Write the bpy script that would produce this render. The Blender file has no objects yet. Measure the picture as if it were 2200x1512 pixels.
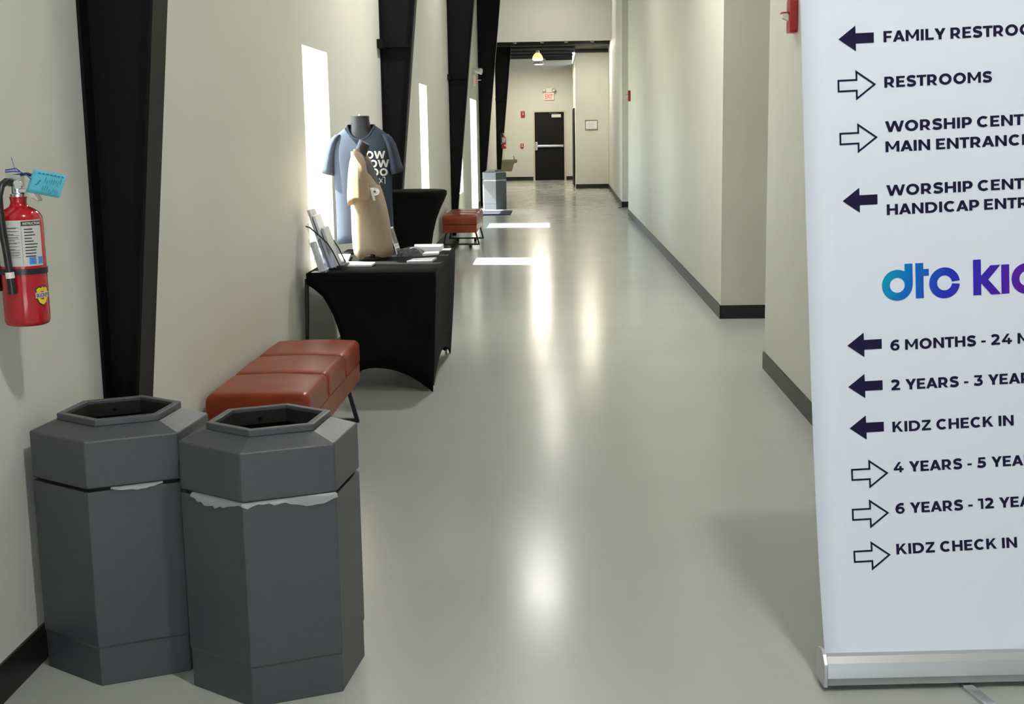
import bpy, bmesh, math, random
from mathutils import Vector, Matrix
random.seed(7)
PI = math.pi
S = bpy.context.scene
COL = S.collection

# ------------------------------------------------------------------ camera
cd = bpy.data.cameras.new('camera')
cam = bpy.data.objects.new('camera', cd)
COL.objects.link(cam)
cd.sensor_fit = 'HORIZONTAL'
cd.sensor_width = 36.0
cd.lens = 36.0 * 2802.87 / 2200.0
cd.clip_start = 0.05
cd.clip_end = 300
Rt = Vector((0.99932447, 0.03300627, -0.01616123))
Up = Vector((0.01036286, 0.16883142, 0.98559046))
Fw = Vector((-0.03525919, 0.98509215, -0.16837533))
cam.matrix_world = Matrix(((Rt.x, Up.x, -Fw.x, 0.0), (Rt.y, Up.y, -Fw.y, 0.0),
                           (Rt.z, Up.z, -Fw.z, 1.62), (0, 0, 0, 1)))
S.camera = cam

# ------------------------------------------------------------------ colour management
S.view_settings.view_transform = 'Standard'
S.view_settings.look = 'None'
S.view_settings.gamma = 1.0
S.view_settings.use_curve_mapping = False
S.view_settings.exposure = 0.10

# ------------------------------------------------------------------ daylight
SKY = 8.3
w = bpy.data.worlds.new('world')
S.world = w
w.use_nodes = True
bg = w.node_tree.nodes['Background']
bg.inputs['Color'].default_value = (0.86, 0.94, 1.0, 1)
bg.inputs['Strength'].default_value = SKY
sl = bpy.data.lights.new('sun', 'SUN')
sl.energy = 52.0
sl.angle = 0.0093
sl.color = (1.0, 0.96, 0.88)
sun = bpy.data.objects.new('sun', sl)
COL.objects.link(sun)
sun.location = (-12, 12, 16)
sun.rotation_euler = Vector((1.0, -0.10, -1.2)).to_track_quat('-Z', 'Y').to_euler()

# ------------------------------------------------------------------ materials
def nodes_of(name):
    m = bpy.data.materials.new(name)
    m.use_nodes = True
    nt = m.node_tree
    return m, nt, nt.nodes['Principled BSDF']

def mat(name, col, rough=0.5, metal=0.0, var=0.0, vscale=6.0, bump=0.0, bscale=200.0, spec=0.5,
        emit=None, estr=0.0, coat=0.0, rvar=0.0):
    m, nt, b = nodes_of(name)
    b.inputs['Base Color'].default_value = (*col, 1)
    b.inputs['Roughness'].default_value = rough
    b.inputs['Metallic'].default_value = metal
    b.inputs['Specular IOR Level'].default_value = spec
    b.inputs['Coat Weight'].default_value = coat
    tc = nt.nodes.new('ShaderNodeTexCoord')
    if var > 0:
        n = nt.nodes.new('ShaderNodeTexNoise')
        n.inputs['Scale'].default_value = vscale
        n.inputs['Detail'].default_value = 4
        nt.links.new(tc.outputs['Object'], n.inputs['Vector'])
        r = nt.nodes.new('ShaderNodeValToRGB')
        r.color_ramp.elements[0].position = 0.3
        r.color_ramp.elements[1].position = 0.7
        r.color_ramp.elements[0].color = (*[c * (1 - var) for c in col], 1)
        r.color_ramp.elements[1].color = (*[min(1, c * (1 + var)) for c in col], 1)
        nt.links.new(n.outputs['Fac'], r.inputs['Fac'])
        nt.links.new(r.outputs['Color'], b.inputs['Base Color'])
    if rvar > 0:
        n = nt.nodes.new('ShaderNodeTexNoise')
        n.inputs['Scale'].default_value = vscale
        nt.links.new(tc.outputs['Object'], n.inputs['Vector'])
        mr = nt.nodes.new('ShaderNodeMapRange')
        mr.inputs['To Min'].default_value = max(0.02, rough - rvar)
        mr.inputs['To Max'].default_value = rough + rvar
        nt.links.new(n.outputs['Fac'], mr.inputs['Value'])
        nt.links.new(mr.outputs['Result'], b.inputs['Roughness'])
    if bump > 0:
        n = nt.nodes.new('ShaderNodeTexNoise')
        n.inputs['Scale'].default_value = bscale
        n.inputs['Detail'].default_value = 3
        nt.links.new(tc.outputs['Object'], n.inputs['Vector'])
        bp = nt.nodes.new('ShaderNodeBump')
        bp.inputs['Strength'].default_value = bump
        bp.inputs['Distance'].default_value = 0.002
        nt.links.new(n.outputs['Fac'], bp.inputs['Height'])
        nt.links.new(bp.outputs['Normal'], b.inputs['Normal'])
    if emit:
        b.inputs['Emission Color'].default_value = (*emit, 1)
        b.inputs['Emission Strength'].default_value = estr
    return m

def fabric(name, col, transl=0.3, rough=0.9, through=None):
    m, nt, b = nodes_of(name)
    b.inputs['Base Color'].default_value = (*col, 1)
    b.inputs['Roughness'].default_value = rough
    b.inputs['Specular IOR Level'].default_value = 0.15
    t = nt.nodes.new('ShaderNodeBsdfTranslucent')
    t.inputs['Color'].default_value = (*(through or col), 1)
    mx = nt.nodes.new('ShaderNodeMixShader')
    mx.inputs['Fac'].default_value = transl
    nt.links.new(b.outputs[0], mx.inputs[1])
    nt.links.new(t.outputs[0], mx.inputs[2])
    nt.links.new(mx.outputs[0], nt.nodes['Material Output'].inputs['Surface'])
    tc = nt.nodes.new('ShaderNodeTexCoord')
    n = nt.nodes.new('ShaderNodeTexNoise')
    n.inputs['Scale'].default_value = 260
    nt.links.new(tc.outputs['Object'], n.inputs['Vector'])
    bp = nt.nodes.new('ShaderNodeBump')
    bp.inputs['Strength'].default_value = 0.15
    bp.inputs['Distance'].default_value = 0.001
    nt.links.new(n.outputs['Fac'], bp.inputs['Height'])
    nt.links.new(bp.outputs['Normal'], b.inputs['Normal'])
    return m

def clear(name, tint=(1, 1, 1), gloss=0.08, rough=0.02):
    m = bpy.data.materials.new(name)
    m.use_nodes = True
    nt = m.node_tree
    nt.nodes.remove(nt.nodes['Principled BSDF'])
    t = nt.nodes.new('ShaderNodeBsdfTransparent')
    t.inputs['Color'].default_value = (*tint, 1)
    g = nt.nodes.new('ShaderNodeBsdfGlossy')
    g.inputs['Roughness'].default_value = rough
    mx = nt.nodes.new('ShaderNodeMixShader')
    mx.inputs['Fac'].default_value = gloss
    nt.links.new(t.outputs[0], mx.inputs[1])
    nt.links.new(g.outputs[0], mx.inputs[2])
    nt.links.new(mx.outputs[0], nt.nodes['Material Output'].inputs['Surface'])
    return m

def film(name, col, alpha):
    m = bpy.data.materials.new(name)
    m.use_nodes = True
    nt = m.node_tree
    b = nt.nodes['Principled BSDF']
    b.inputs['Base Color'].default_value = (*col, 1)
    b.inputs['Roughness'].default_value = 0.35
    b.inputs['Alpha'].default_value = alpha
    return m

def floor_mat():
    m, nt, b = nodes_of('sealed_concrete')
    tc = nt.nodes.new('ShaderNodeTexCoord')
    n = nt.nodes.new('ShaderNodeTexNoise')
    n.inputs['Scale'].default_value = 0.9
    n.inputs['Detail'].default_value = 6
    nt.links.new(tc.outputs['Object'], n.inputs['Vector'])
    r = nt.nodes.new('ShaderNodeValToRGB')
    r.color_ramp.elements[0].position = 0.3
    r.color_ramp.elements[1].position = 0.72
    r.color_ramp.elements[0].color = (0.360, 0.375, 0.352, 1)
    r.color_ramp.elements[1].color = (0.392, 0.407, 0.383, 1)
    nt.links.new(n.outputs['Fac'], r.inputs['Fac'])
    nt.links.new(r.outputs['Color'], b.inputs['Base Color'])
    n2 = nt.nodes.new('ShaderNodeTexNoise')
    n2.inputs['Scale'].default_value = 2.2
    n2.inputs['Detail'].default_value = 5
    nt.links.new(tc.outputs['Object'], n2.inputs['Vector'])
    mr = nt.nodes.new('ShaderNodeMapRange')
    mr.inputs['To Min'].default_value = 0.15
    mr.inputs['To Max'].default_value = 0.21
    nt.links.new(n2.outputs['Fac'], mr.inputs['Value'])
    nt.links.new(mr.outputs['Result'], b.inputs['Roughness'])
    n3 = nt.nodes.new('ShaderNodeTexNoise')
    n3.inputs['Scale'].default_value = 3.5
    n3.inputs['Detail'].default_value = 4
    nt.links.new(tc.outputs['Object'], n3.inputs['Vector'])
    bp = nt.nodes.new('ShaderNodeBump')
    bp.inputs['Strength'].default_value = 0.015
    bp.inputs['Distance'].default_value = 0.01
    nt.links.new(n3.outputs['Fac'], bp.inputs['Height'])
    nt.links.new(bp.outputs['Normal'], b.inputs['Normal'])
    b.inputs['Specular IOR Level'].default_value = 0.32
    return m

M_FLOOR = floor_mat()
M_WALL = mat('cream_wall_paint', (0.67, 0.668, 0.605), 0.55, var=0.02, vscale=1.5, bump=0.12, bscale=90, spec=0.35)
M_DECK = mat('white_bounce_ceiling', (0.70, 0.70, 0.68), 0.8)  # unseen hall ceiling, made light to bounce light into the hall
M_CEIL = mat('black_deck_paint', (0.012, 0.012, 0.013), 0.7)
M_BASE = mat('black_rubber_base', (0.006, 0.006, 0.007), 0.42, spec=0.45)
M_STEEL = mat('black_column_paint', (0.004, 0.004, 0.0055), 0.5, bump=0.1, bscale=60, spec=0.15)
M_BIN = mat('charcoal_bin_plastic', (0.058, 0.061, 0.072), 0.42, var=0.06, vscale=60, bump=0.35, bscale=420, spec=0.5)
M_BINSHADE = mat('bin_shade_dark', (0.006, 0.006, 0.006), 0.8)  # near-black colour standing in for the shade inside the bins
M_LEATHER = mat('rust_brown_leather', (0.215, 0.035, 0.011), 0.33, var=0.18, vscale=7, bump=0.4, bscale=45, spec=0.22)
M_SEAM = mat('dark_leather_seam', (0.03, 0.007, 0.004), 0.6, spec=0.2)
M_BLKMETAL = mat('black_powder_coat', (0.008, 0.008, 0.009), 0.4)
M_CLOTH = mat('black_stretch_cloth', (0.0025, 0.0025, 0.003), 0.8, bump=0.1, bscale=500, spec=0.1)
M_CHROME = mat('brushed_aluminium', (0.66, 0.67, 0.69), 0.28, metal=1.0)
M_CHROME2 = mat('polished_chrome', (0.75, 0.77, 0.80), 0.1, metal=1.0)
M_SATIN = mat('satin_aluminium_face', (0.42, 0.42, 0.43), 0.40, metal=0.5)
M_RED = mat('extinguisher_red', (0.46, 0.006, 0.018), 0.16, coat=0.5)
M_ALARM = mat('alarm_red_plastic', (0.36, 0.008, 0.016), 0.35)
M_WHITEP = mat('white_plastic', (0.78, 0.77, 0.73), 0.4)
M_PAPER = mat('white_paper', (0.84, 0.85, 0.88), 0.7)
M_PAPERB = mat('grey_printed_paper', (0.52, 0.54, 0.58), 0.6, var=0.15, vscale=30)
M_BANNER = mat('banner_vinyl', (0.71, 0.735, 0.85), 0.6, spec=0.15)
M_INK = mat('navy_ink', (0.014, 0.010, 0.042), 0.7, spec=0.1)
M_INKW = mat('white_print', (0.82, 0.82, 0.80), 0.7)
M_INKK = mat('black_print', (0.02, 0.02, 0.02), 0.6)
M_LABEL = mat('silver_label', (0.58, 0.57, 0.56), 0.45)
M_BLUEINK = mat('blue_print', (0.05, 0.25, 0.60), 0.5)
M_YEL = mat('yellow_print', (0.80, 0.62, 0.03), 0.5)
M_TAG = mat('cyan_card', (0.10, 0.48, 0.63), 0.6)
M_TAGINK = mat('teal_ink', (0.02, 0.20, 0.28), 0.6)
M_SEAL = mat('blue_plastic_tie', (0.03, 0.06, 0.42), 0.4)
M_RUBBER = mat('black_rubber_hose', (0.012, 0.012, 0.012), 0.35)
M_MANN = mat('matte_black_mannequin', (0.018, 0.019, 0.024), 0.42)
M_BLUESH = fabric('slate_blue_cotton', (0.052, 0.064, 0.092), 0.15)
M_BEIGE = fabric('sand_cotton', (0.50, 0.425, 0.315), 0.40, through=(0.60, 0.40, 0.20))
M_ACRYL = clear('clear_acrylic', (0.90, 0.91, 0.95), 0.14, 0.05)
M_GLASS = clear('window_glass', (0.96, 0.98, 0.97), 0.06)
M_BAG = film('clear_plastic_bag', (0.40, 0.42, 0.45), 0.62)
M_DOOR = mat('black_door_paint', (0.005, 0.005, 0.0055), 0.5, spec=0.2)
M_FRAME = mat('cream_frame_paint', (0.60, 0.57, 0.47), 0.45)
M_STAIN = mat('stainless_steel', (0.26, 0.24, 0.17), 0.3, metal=1.0)
M_MAT = mat('grey_doormat', (0.030, 0.032, 0.045), 1.0, bump=0.4, bscale=300, spec=0.05)
M_GREYMET = mat('galvanised_bracket', (0.42, 0.41, 0.38), 0.5)
M_EXITRED = mat('exit_red_lit', (0.7, 0.02, 0.04), 0.4, emit=(1.0, 0.03, 0.06), estr=0.9)
M_EXITFACE = mat('exit_face_lit', (0.85, 0.55, 0.50), 0.4, emit=(1.0, 0.40, 0.36), estr=0.45)
M_LAMP = mat('lamp_lens_glow', (0.9, 0.9, 0.85), 0.4, emit=(1.0, 0.97, 0.88), estr=5.0)
M_AMBER = mat('amber_glass_glow', (0.8, 0.6, 0.15), 0.3, emit=(1.0, 0.72, 0.16), estr=2.2)
M_GROUND = mat('outdoor_concrete', (0.42, 0.42, 0.36), 0.9, var=0.1, vscale=0.4)
M_PHOTO = mat('dark_photo_print', (0.10, 0.095, 0.085), 0.4, var=0.75, vscale=26)
M_DARKSH = mat('dark_patterned_cotton', (0.05, 0.045, 0.06), 0.9, var=0.9, vscale=35)

# ------------------------------------------------------------------ mesh helpers
class MB:
    def __init__(s):
        s.v = []; s.f = []
    def add(s, vs, fs):
        o = len(s.v)
        s.v += [tuple(p) for p in vs]
        s.f += [tuple(i + o for i in f) for f in fs]
        return s
    def box(s, x0, x1, y0, y1, z0, z1):
        vs = [(x, y, z) for z in (z0, z1) for y in (y0, y1) for x in (x0, x1)]
        return s.add(vs, [(0, 2, 3, 1), (4, 5, 7, 6), (0, 1, 5, 4), (2, 6, 7, 3), (0, 4, 6, 2), (1, 3, 7, 5)])
    def prism(s, poly, d):
        """poly: list of 3D points (planar), extruded by vector d"""
        n = len(poly); d = Vector(d)
        vs = [Vector(p) for p in poly] + [Vector(p) + d for p in poly]
        fs = [tuple(range(n - 1, -1, -1)), tuple(range(n, 2 * n))]
        fs += [(i, (i + 1) % n, n + (i + 1) % n, n + i) for i in range(n)]
        return s.add(vs, fs)
    def loft(s, rings, cap0=True, cap1=True, close=True):
        n = len(rings[0]); o = []
        for r in rings: o += list(r)
        fs = []
        for k in range(len(rings) - 1):
            for i in range(n if close else n - 1):
                j = (i + 1) % n
                fs.append((k * n + i, k * n + j, (k + 1) * n + j, (k + 1) * n + i))
        if cap0: fs.append(tuple(range(n - 1, -1, -1)))
        if cap1: fs.append(tuple(range((len(rings) - 1) * n, len(rings) * n)))
        return s.add(o, fs)
    def lathe(s, prof, c=(0, 0, 0), n=32, cap0=True, cap1=True):
        rings = [[(c[0] + r * math.cos(2 * PI * i / n), c[1] + r * math.sin(2 * PI * i / n), c[2] + z) for i in range(n)] for r, z in prof]
        return s.loft(rings, cap0, cap1)
    def tube(s, pts, r, n=10, caps=True):
        pts = [Vector(p) for p in pts]
        rings = []; ref = None
        for i, p in enumerate(pts):
            t = (pts[min(i + 1, len(pts) - 1)] - pts[max(i - 1, 0)]).normalized()
            if ref is None:
                ref = t.orthogonal().normalized()
            ref = (ref - t * ref.dot(t)).normalized()
            b = t.cross(ref)
            rr = r[i] if isinstance(r, (list, tuple)) else r
            rings.append([p + (ref * math.cos(2 * PI * k / n) + b * math.sin(2 * PI * k / n)) * rr for k in range(n)])
        return s.loft(rings, caps, caps)
    def bar(s, a, b, w, h, up=(0, 0, 1)):
        a = Vector(a); b = Vector(b); t = (b - a).normalized()
        u = Vector(up); x = t.cross(u)
        if x.length < 1e-4: x = t.cross(Vector((0, 1, 0)))
        x.normalize(); u = x.cross(t).normalized()
        r = lambda p: [p + x * w / 2 + u * h / 2, p - x * w / 2 + u * h / 2, p - x * w / 2 - u * h / 2, p + x * w / 2 - u * h / 2]
        return s.loft([r(a), r(b)])
    def grid(s, P):
        """P[i][j] points -> sheet"""
        n = len(P); m = len(P[0])
        vs = [p for row in P for p in row]
        fs = [(i * m + j, i * m + j + 1, (i + 1) * m + j + 1, (i + 1) * m + j) for i in range(n - 1) for j in range(m - 1)]
        return s.add(vs, fs)
    def build(s, name, material, parent=None, smooth=None, bevel=0.0, solid=0.0, sub=0, segs=2, org=None):
        if parent is not None:
            o = ORG[parent.name]
        elif org is not None:
            o = Vector(org)
        else:
            xs = [p[0] for p in s.v]; ys = [p[1] for p in s.v]; zs = [p[2] for p in s.v]
            o = Vector(((min(xs) + max(xs)) / 2, (min(ys) + max(ys)) / 2, min(zs)))
        me = bpy.data.meshes.new(name)
        me.from_pydata([tuple(Vector(p) - o) for p in s.v], [], s.f)
        bm = bmesh.new(); bm.from_mesh(me)
        bmesh.ops.recalc_face_normals(bm, faces=bm.faces)
        bm.to_mesh(me); bm.free()
        me.materials.append(material)
        if smooth is not None:
            for p in me.polygons: p.use_smooth = True
            me.set_sharp_from_angle(angle=math.radians(smooth))
        ob = bpy.data.objects.new(name, me)
        COL.objects.link(ob)
        if parent is None: ob.location = o
        else: ob.parent = parent
        ORG[ob.name] = o
        if sub:
            md = ob.modifiers.new('subdivision', 'SUBSURF'); md.levels = sub; md.render_levels = sub
        if solid:
            md = ob.modifiers.new('thickness', 'SOLIDIFY'); md.thickness = solid; md.offset = 0
        if bevel:
            md = ob.modifiers.new('bevel', 'BEVEL'); md.width = bevel; md.segments = segs
            md.limit_method = 'ANGLE'; md.angle_limit = math.radians(30)
        return ob
ORG = {}

def thing(name, label, cat, loc=(0, 0, 0), group=None, rotz=0.0):
    o = bpy.data.objects.new(name, None)
    COL.objects.link(o)
    o.empty_display_size = 0.1
    o.location = loc
    o.rotation_euler = (0, 0, rotz)
    ORG[o.name] = Vector(loc)
    o['label'] = label; o['category'] = cat
    if group: o['group'] = group
    return o

def local(name, label, cat, group=None):
    """an empty at the origin whose parts are written in local coordinates"""
    return thing(name, label, cat, (0, 0, 0), group)

def tag(o, label, cat, group=None):
    o['label'] = label; o['category'] = cat
    if group: o['group'] = group
    return o

def struct(o):
    o['kind'] = 'structure'
    return o

def copy_tree(o, parent=None):
    c = o.copy()
    COL.objects.link(c)
    if parent: c.parent = parent
    ORG[c.name] = ORG[o.name]
    for ch in list(o.children):
        copy_tree(ch, c)
    return c

def arc(cx, cy, r, a0, a1, n):
    return [(cx + r * math.cos(math.radians(a0 + (a1 - a0) * i / n)), cy + r * math.sin(math.radians(a0 + (a1 - a0) * i / n))) for i in range(n + 1)]

def text_mesh(txt, cap=1.0, width=None, bold=0.0, spacing=1.0):
    """returns (verts2d, faces): baseline at y=0, left at x=0, cap height cap, optional total width"""
    cu = bpy.data.curves.new('lettering', 'FONT')
    cu.body = txt; cu.size = 1.0; cu.offset = bold; cu.space_character = spacing
    cu.resolution_u = 6
    ob = bpy.data.objects.new('lettering', cu)
    COL.objects.link(ob)
    dg = bpy.context.evaluated_depsgraph_get()
    me = bpy.data.meshes.new_from_object(ob.evaluated_get(dg))
    vs = [(v.co.x, v.co.y) for v in me.vertices]
    fs = [tuple(p.vertices) for p in me.polygons]
    bpy.data.objects.remove(ob); bpy.data.curves.remove(cu); bpy.data.meshes.remove(me)
    x0 = min(v[0] for v in vs); x1 = max(v[0] for v in vs)
    H = CAPH + bold * 2
    k = cap / H
    kx = k if width is None else width / (x1 - x0)
    return [((x - x0) * kx, (y + bold) * k) for x, y in vs], fs
CAPH = 0.729
def _measure():
    global CAPH
    cu = bpy.data.curves.new('m', 'FONT'); cu.body = 'H'; cu.size = 1
    ob = bpy.data.objects.new('m', cu); COL.objects.link(ob)
    dg = bpy.context.evaluated_depsgraph_get()
    me = bpy.data.meshes.new_from_object(ob.evaluated_get(dg))
    CAPH = max(v.co.y for v in me.vertices)
    bpy.data.objects.remove(ob); bpy.data.curves.remove(cu); bpy.data.meshes.remove(me)
_measure()

# ------------------------------------------------------------------ bold geometric sign lettering (cap height 1)
def stroke(path, wd=.235, sub=5):
    wd += .03
    pts = [Vector(p) for p in path]; P = []
    q = [pts[0] * 2 - pts[1]] + pts + [pts[-1] * 2 - pts[-2]]
    for i in range(1, len(q) - 2):
        for k in range(sub):
            t = k / sub
            P.append(.5 * ((2 * q[i]) + (q[i + 1] - q[i - 1]) * t + (2 * q[i - 1] - 5 * q[i] + 4 * q[i + 1] - q[i + 2]) * t * t + (3 * q[i] - q[i - 1] - 3 * q[i + 1] + q[i + 2]) * t ** 3))
    P.append(pts[-1])
    vs = []
    for i, p in enumerate(P):
        d = (P[min(i + 1, len(P) - 1)] - P[max(0, i - 1)]).normalized(); n = Vector((-d.y, d.x))
        vs += [tuple(p + n * wd / 2), tuple(p - n * wd / 2)]
    return vs, [(2 * i, 2 * i + 1, 2 * i + 3, 2 * i + 2) for i in range(len(P) - 1)]
def bx(x0, x1, y0, y1): return [(x0, y0), (x1, y0), (x1, y1), (x0, y1)], [(0, 1, 2, 3)]
def pg(*p): return list(p), [tuple(range(len(p)))]
def ring(cx, cy, rx, ry, wx, wy, a0=0, a1=360, n=36):
    wx += .03; wy += .022
    vs = []
    for i in range(n + 1):
        a = math.radians(a0 + (a1 - a0) * i / n)
        vs += [(cx + rx * math.cos(a), cy + ry * math.sin(a)), (cx + (rx - wx) * math.cos(a), cy + (ry - wy) * math.sin(a))]
    return vs, [(2 * i, 2 * i + 1, 2 * i + 3, 2 * i + 2) for i in range(n)]
Wt = .275
bowl = [bx(0, Wt, 0, 1), bx(Wt, .50, .79, 1), bx(Wt, .50, .27, .47), ring(.50, .635, .39, .365, Wt, .205, -90, 90, 20)]
GLYPH = {
 'A': (1.10, [pg((0, 0), (.29, 0), (.69, 1), (.41, 1)), pg((1.10, 0), (.81, 0), (.41, 1), (.69, 1)), bx(.28, .82, .19, .38)]),
 'C': (1.02, [ring(.56, .5, .56, .52, .25, .215, 46, 314, 30)]),
 'D': (1.08, [bx(0, Wt, 0, 1), bx(Wt, .52, .79, 1), bx(Wt, .52, 0, .21), ring(.52, .5, .56, .5, .25, .21, -90, 90, 24)]),
 'E': (.80, [bx(0, Wt, 0, 1), bx(Wt, .79, .80, 1), bx(Wt, .80, 0, .20), bx(Wt, .72, .405, .60)]),
 'F': (.78, [bx(0, Wt, 0, 1), bx(Wt, .78, .80, 1), bx(Wt, .70, .36, .56)]),
 'H': (1.0, [bx(0, Wt, 0, 1), bx(.725, 1.0, 0, 1), bx(Wt, .725, .395, .605)]),
 'I': (Wt, [bx(0, Wt, 0, 1)]),
 'K': (1.0, [bx(0, Wt, 0, 1), pg((Wt - .02, .24), (Wt - .02, .56), (.65, 1), (.94, 1), (.40, .44)), pg((.36, .50), (.53, .66), (1.02, 0), (.72, 0))]),
 'L': (.76, [bx(0, Wt, 0, 1), bx(Wt, .76, 0, .205)]),
 'G': (1.10, [ring(.56, .5, .56, .52, .25, .215, 46, 360, 32), bx(.62, 1.10, .36, .55), bx(.86, 1.10, .10, .50)]),
 'M': (1.22, [bx(0, .26, 0, 1), bx(.96, 1.22, 0, 1), pg((.0, 1), (.25, 1), (.685, .28), (.535, .22)), pg((1.22, 1), (.97, 1), (.535, .28), (.685, .22)), pg((.50, .34), (.555, .22), (.665, .22), (.72, .34), (.61, .50))]),
 'N': (1.03, [bx(0, Wt, 0, 1), bx(.755, 1.03, 0, 1), pg((.0, 1), (.25, 1), (1.03, 0), (.78, 0))]),
 'O': (1.16, [ring(.58, .5, .58, .52, .25, .215)]),
 'P': (.89, bowl),
 'R': (.94, bowl + [pg((.40, .29), (.62, .36), (.93, 0), (.66, 0))]),
 'S': (.85, [stroke([(.77, .80), (.62, .885), (.43, .905), (.22, .86), (.135, .72), (.21, .59), (.43, .51), (.66, .43), (.735, .28), (.65, .145), (.43, .095), (.22, .115), (.06, .20)], .225)]),
 'T': (.88, [bx(0, .88, .79, 1), bx(.30, .58, 0, .79)]),
 'W': (1.66, [pg((0, 1), (.285, 1), (.60, 0), (.315, 0)), pg((.315, 0), (.60, 0), (.96, 1), (.70, 1)), pg((.70, 1), (.96, 1), (1.345, 0), (1.06, 0)), pg((1.06, 0), (1.345, 0), (1.66, 1), (1.385, 1))]),
 'Y': (1.02, [pg((0, 1), (.30, 1), (.65, .42), (.38, .33)), pg((1.02, 1), (.72, 1), (.37, .42), (.64, .33)), bx(.3725, .6475, 0, .44)]),
 'Z': (.88, [bx(.02, .86, .79, 1), bx(0, .88, 0, .21), pg((.02, .19), (.32, .19), (.86, .81), (.56, .81))]),
 '1': (.52, [bx(.275, .52, 0, 1), bx(.02, .30, .79, 1)]),
 '2': (.86, [stroke([(.07, .79), (.20, .88), (.40, .905), (.61, .84), (.68, .69), (.60, .53), (.40, .34), (.14, .11)], .23), bx(.02, .86, 0, .205)]),
 '3': (.86, [bx(.06, .80, .80, 1), pg((.52, .81), (.80, .81), (.48, .49), (.31, .56)), stroke([(.34, .52), (.56, .51), (.70, .42), (.73, .29), (.65, .15), (.42, .095), (.20, .12), (.04, .19)], .225)]),
 '4': (1.0, [pg((.50, 1), (.76, 1), (.30, .36), (.03, .36)), pg((.03, .20), (.98, .20), (.98, .40), (.03, .40)), bx(.57, .80, 0, .60)]),
 '5': (.86, [bx(.14, .80, .80, 1), pg((.14, 1), (.36, 1), (.34, .50), (.09, .44)), stroke([(.12, .525), (.42, .55), (.65, .48), (.73, .32), (.64, .16), (.42, .095), (.20, .12), (.04, .19)], .225)]),
 '6': (.90, [ring(.46, .325, .43, .345, .215, .19), stroke([(.80, .84), (.62, .90), (.42, .87), (.22, .73), (.14, .52), (.125, .34)], .22)]),
 '-': (.42, [bx(0, .42, .29, .48)]),
}
def sign_text(txt, cap):
    vs, fs, x = [], [], 0.0
    for q_, ch in enumerate(txt):
        if ch == ' ':
            x += .36; continue
        nx = txt[q_ + 1] if q_ + 1 < len(txt) else ' '
        wd, shapes = GLYPH[ch]
        for v, f in shapes:
            o = len(vs)
            vs += [((x + a) * cap, b * cap) for a, b in v]
            fs += [tuple(i + o for i in q) for q in f]
        x += wd + (.07 if ch in 'AFLTWYP' or nx in 'ATWY' else .15)
    return vs, fs
# ================================================================== THE SETTING
XL = -1.627
WT = 0.30            # outer wall thickness
HT = 6.5             # wall height
Y0, Y1 = -6.0, 41.9  # entrance glazing plane, far door wall

struct(MB().box(-1.93, 6.3, Y0 - 0.3, 43.0, -0.15, 0.0).build('floor', M_FLOOR))
struct(MB().box(-1.93, 6.3, Y0 - 0.3, 33.7, HT, HT + 0.15).build('ceiling', M_DECK))

# left wall with its openings: (y0, y1, sill, head)
HEAD = 2.178
openings = [(0.55, 1.5, .70, HEAD), (8.55, 9.50, .79, HEAD), (15.85, 16.80, .72, HEAD), (21.85, 22.95, .55, HEAD),
            (25.22, 27.25, 0.0, 2.21)]
wl = MB()
y = Y0 - 0.3
for a, b, s_, h_ in openings:
    wl.box(XL - WT, XL, y, a, 0, HT)
    if s_ > 0: wl.box(XL - WT, XL, a, b, 0, s_)
    wl.box(XL - WT, XL, a, b, h_, HT)
    y = b
wl.box(XL - WT, XL, y, 42.2, 0, HT)
struct(wl.build('wall_left', M_WALL))
# window frames and panes near the outer face
for k, (a, b, s_, h_) in enumerate(openings):
    xf = XL - WT + 0.05
    fr = MB()
    fr.box(xf - .025, xf + .025, a, a + .045, s_, h_).box(xf - .025, xf + .025, b - .045, b, s_, h_)
    fr.box(xf - .025, xf + .025, a + .045, b - .045, h_ - .045, h_).box(xf - .025, xf + .025, a + .045, b - .045, s_, s_ + .045)
    if k == 4:
        fr.box(xf - .025, xf + .025, (a + b) / 2 - .05, (a + b) / 2 + .05, s_ + .045, h_ - .045)
    o = fr.build('window_%d' % (k + 1) if k < 4 else 'door_2', M_WHITEP if k < 4 else M_CHROME)
    struct(o)
    p = MB().box(xf - .004, xf + .004, a + .045, b - .045, s_ + .045, h_ - .045).build('pane', M_GLASS, o)

# right side walls
struct(MB().box(1.39, 1.56, 5.2, 8.72, 0, HT).build('wall_right_near', M_WALL))
struct(MB().box(1.56, 6.3, 5.2, 5.4, 0, HT).build('wall_foyer', M_WALL))
struct(MB().box(6.15, 6.3, Y0, 5.2, 0, HT).build('wall_foyer_side', M_WALL))
struct(MB().prism([(1.386, 11.05, 0), (1.34, 24.52, 0), (1.6, 24.52, 0), (1.6, 11.25, 0), (3.0, 11.25, 0), (3.0, 11.05, 0)], (0, 0, HT)).build('wall_right', M_WALL))
struct(MB().box(1.56, 3.0, 8.52, 8.72, 0, HT).box(3.0, 3.15, 8.52, 11.25, 0, HT).build('wall_alcove', M_WALL))
struct(MB().box(2.4, 2.55, 24.3, 27.2, 0, HT).box(1.6, 2.4, 24.32, 24.52, 0, HT).build('wall_recess', M_WALL))
struct(MB().prism([(1.349, 27.0, 0), (1.414, 34.86, 0), (1.414, 35.7, 0), (1.7, 35.7, 0), (1.7, 27.2, 0), (2.4, 27.2, 0), (2.4, 27.0, 0)], (0, 0, HT)).build('wall_right_far', M_WALL))
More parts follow.
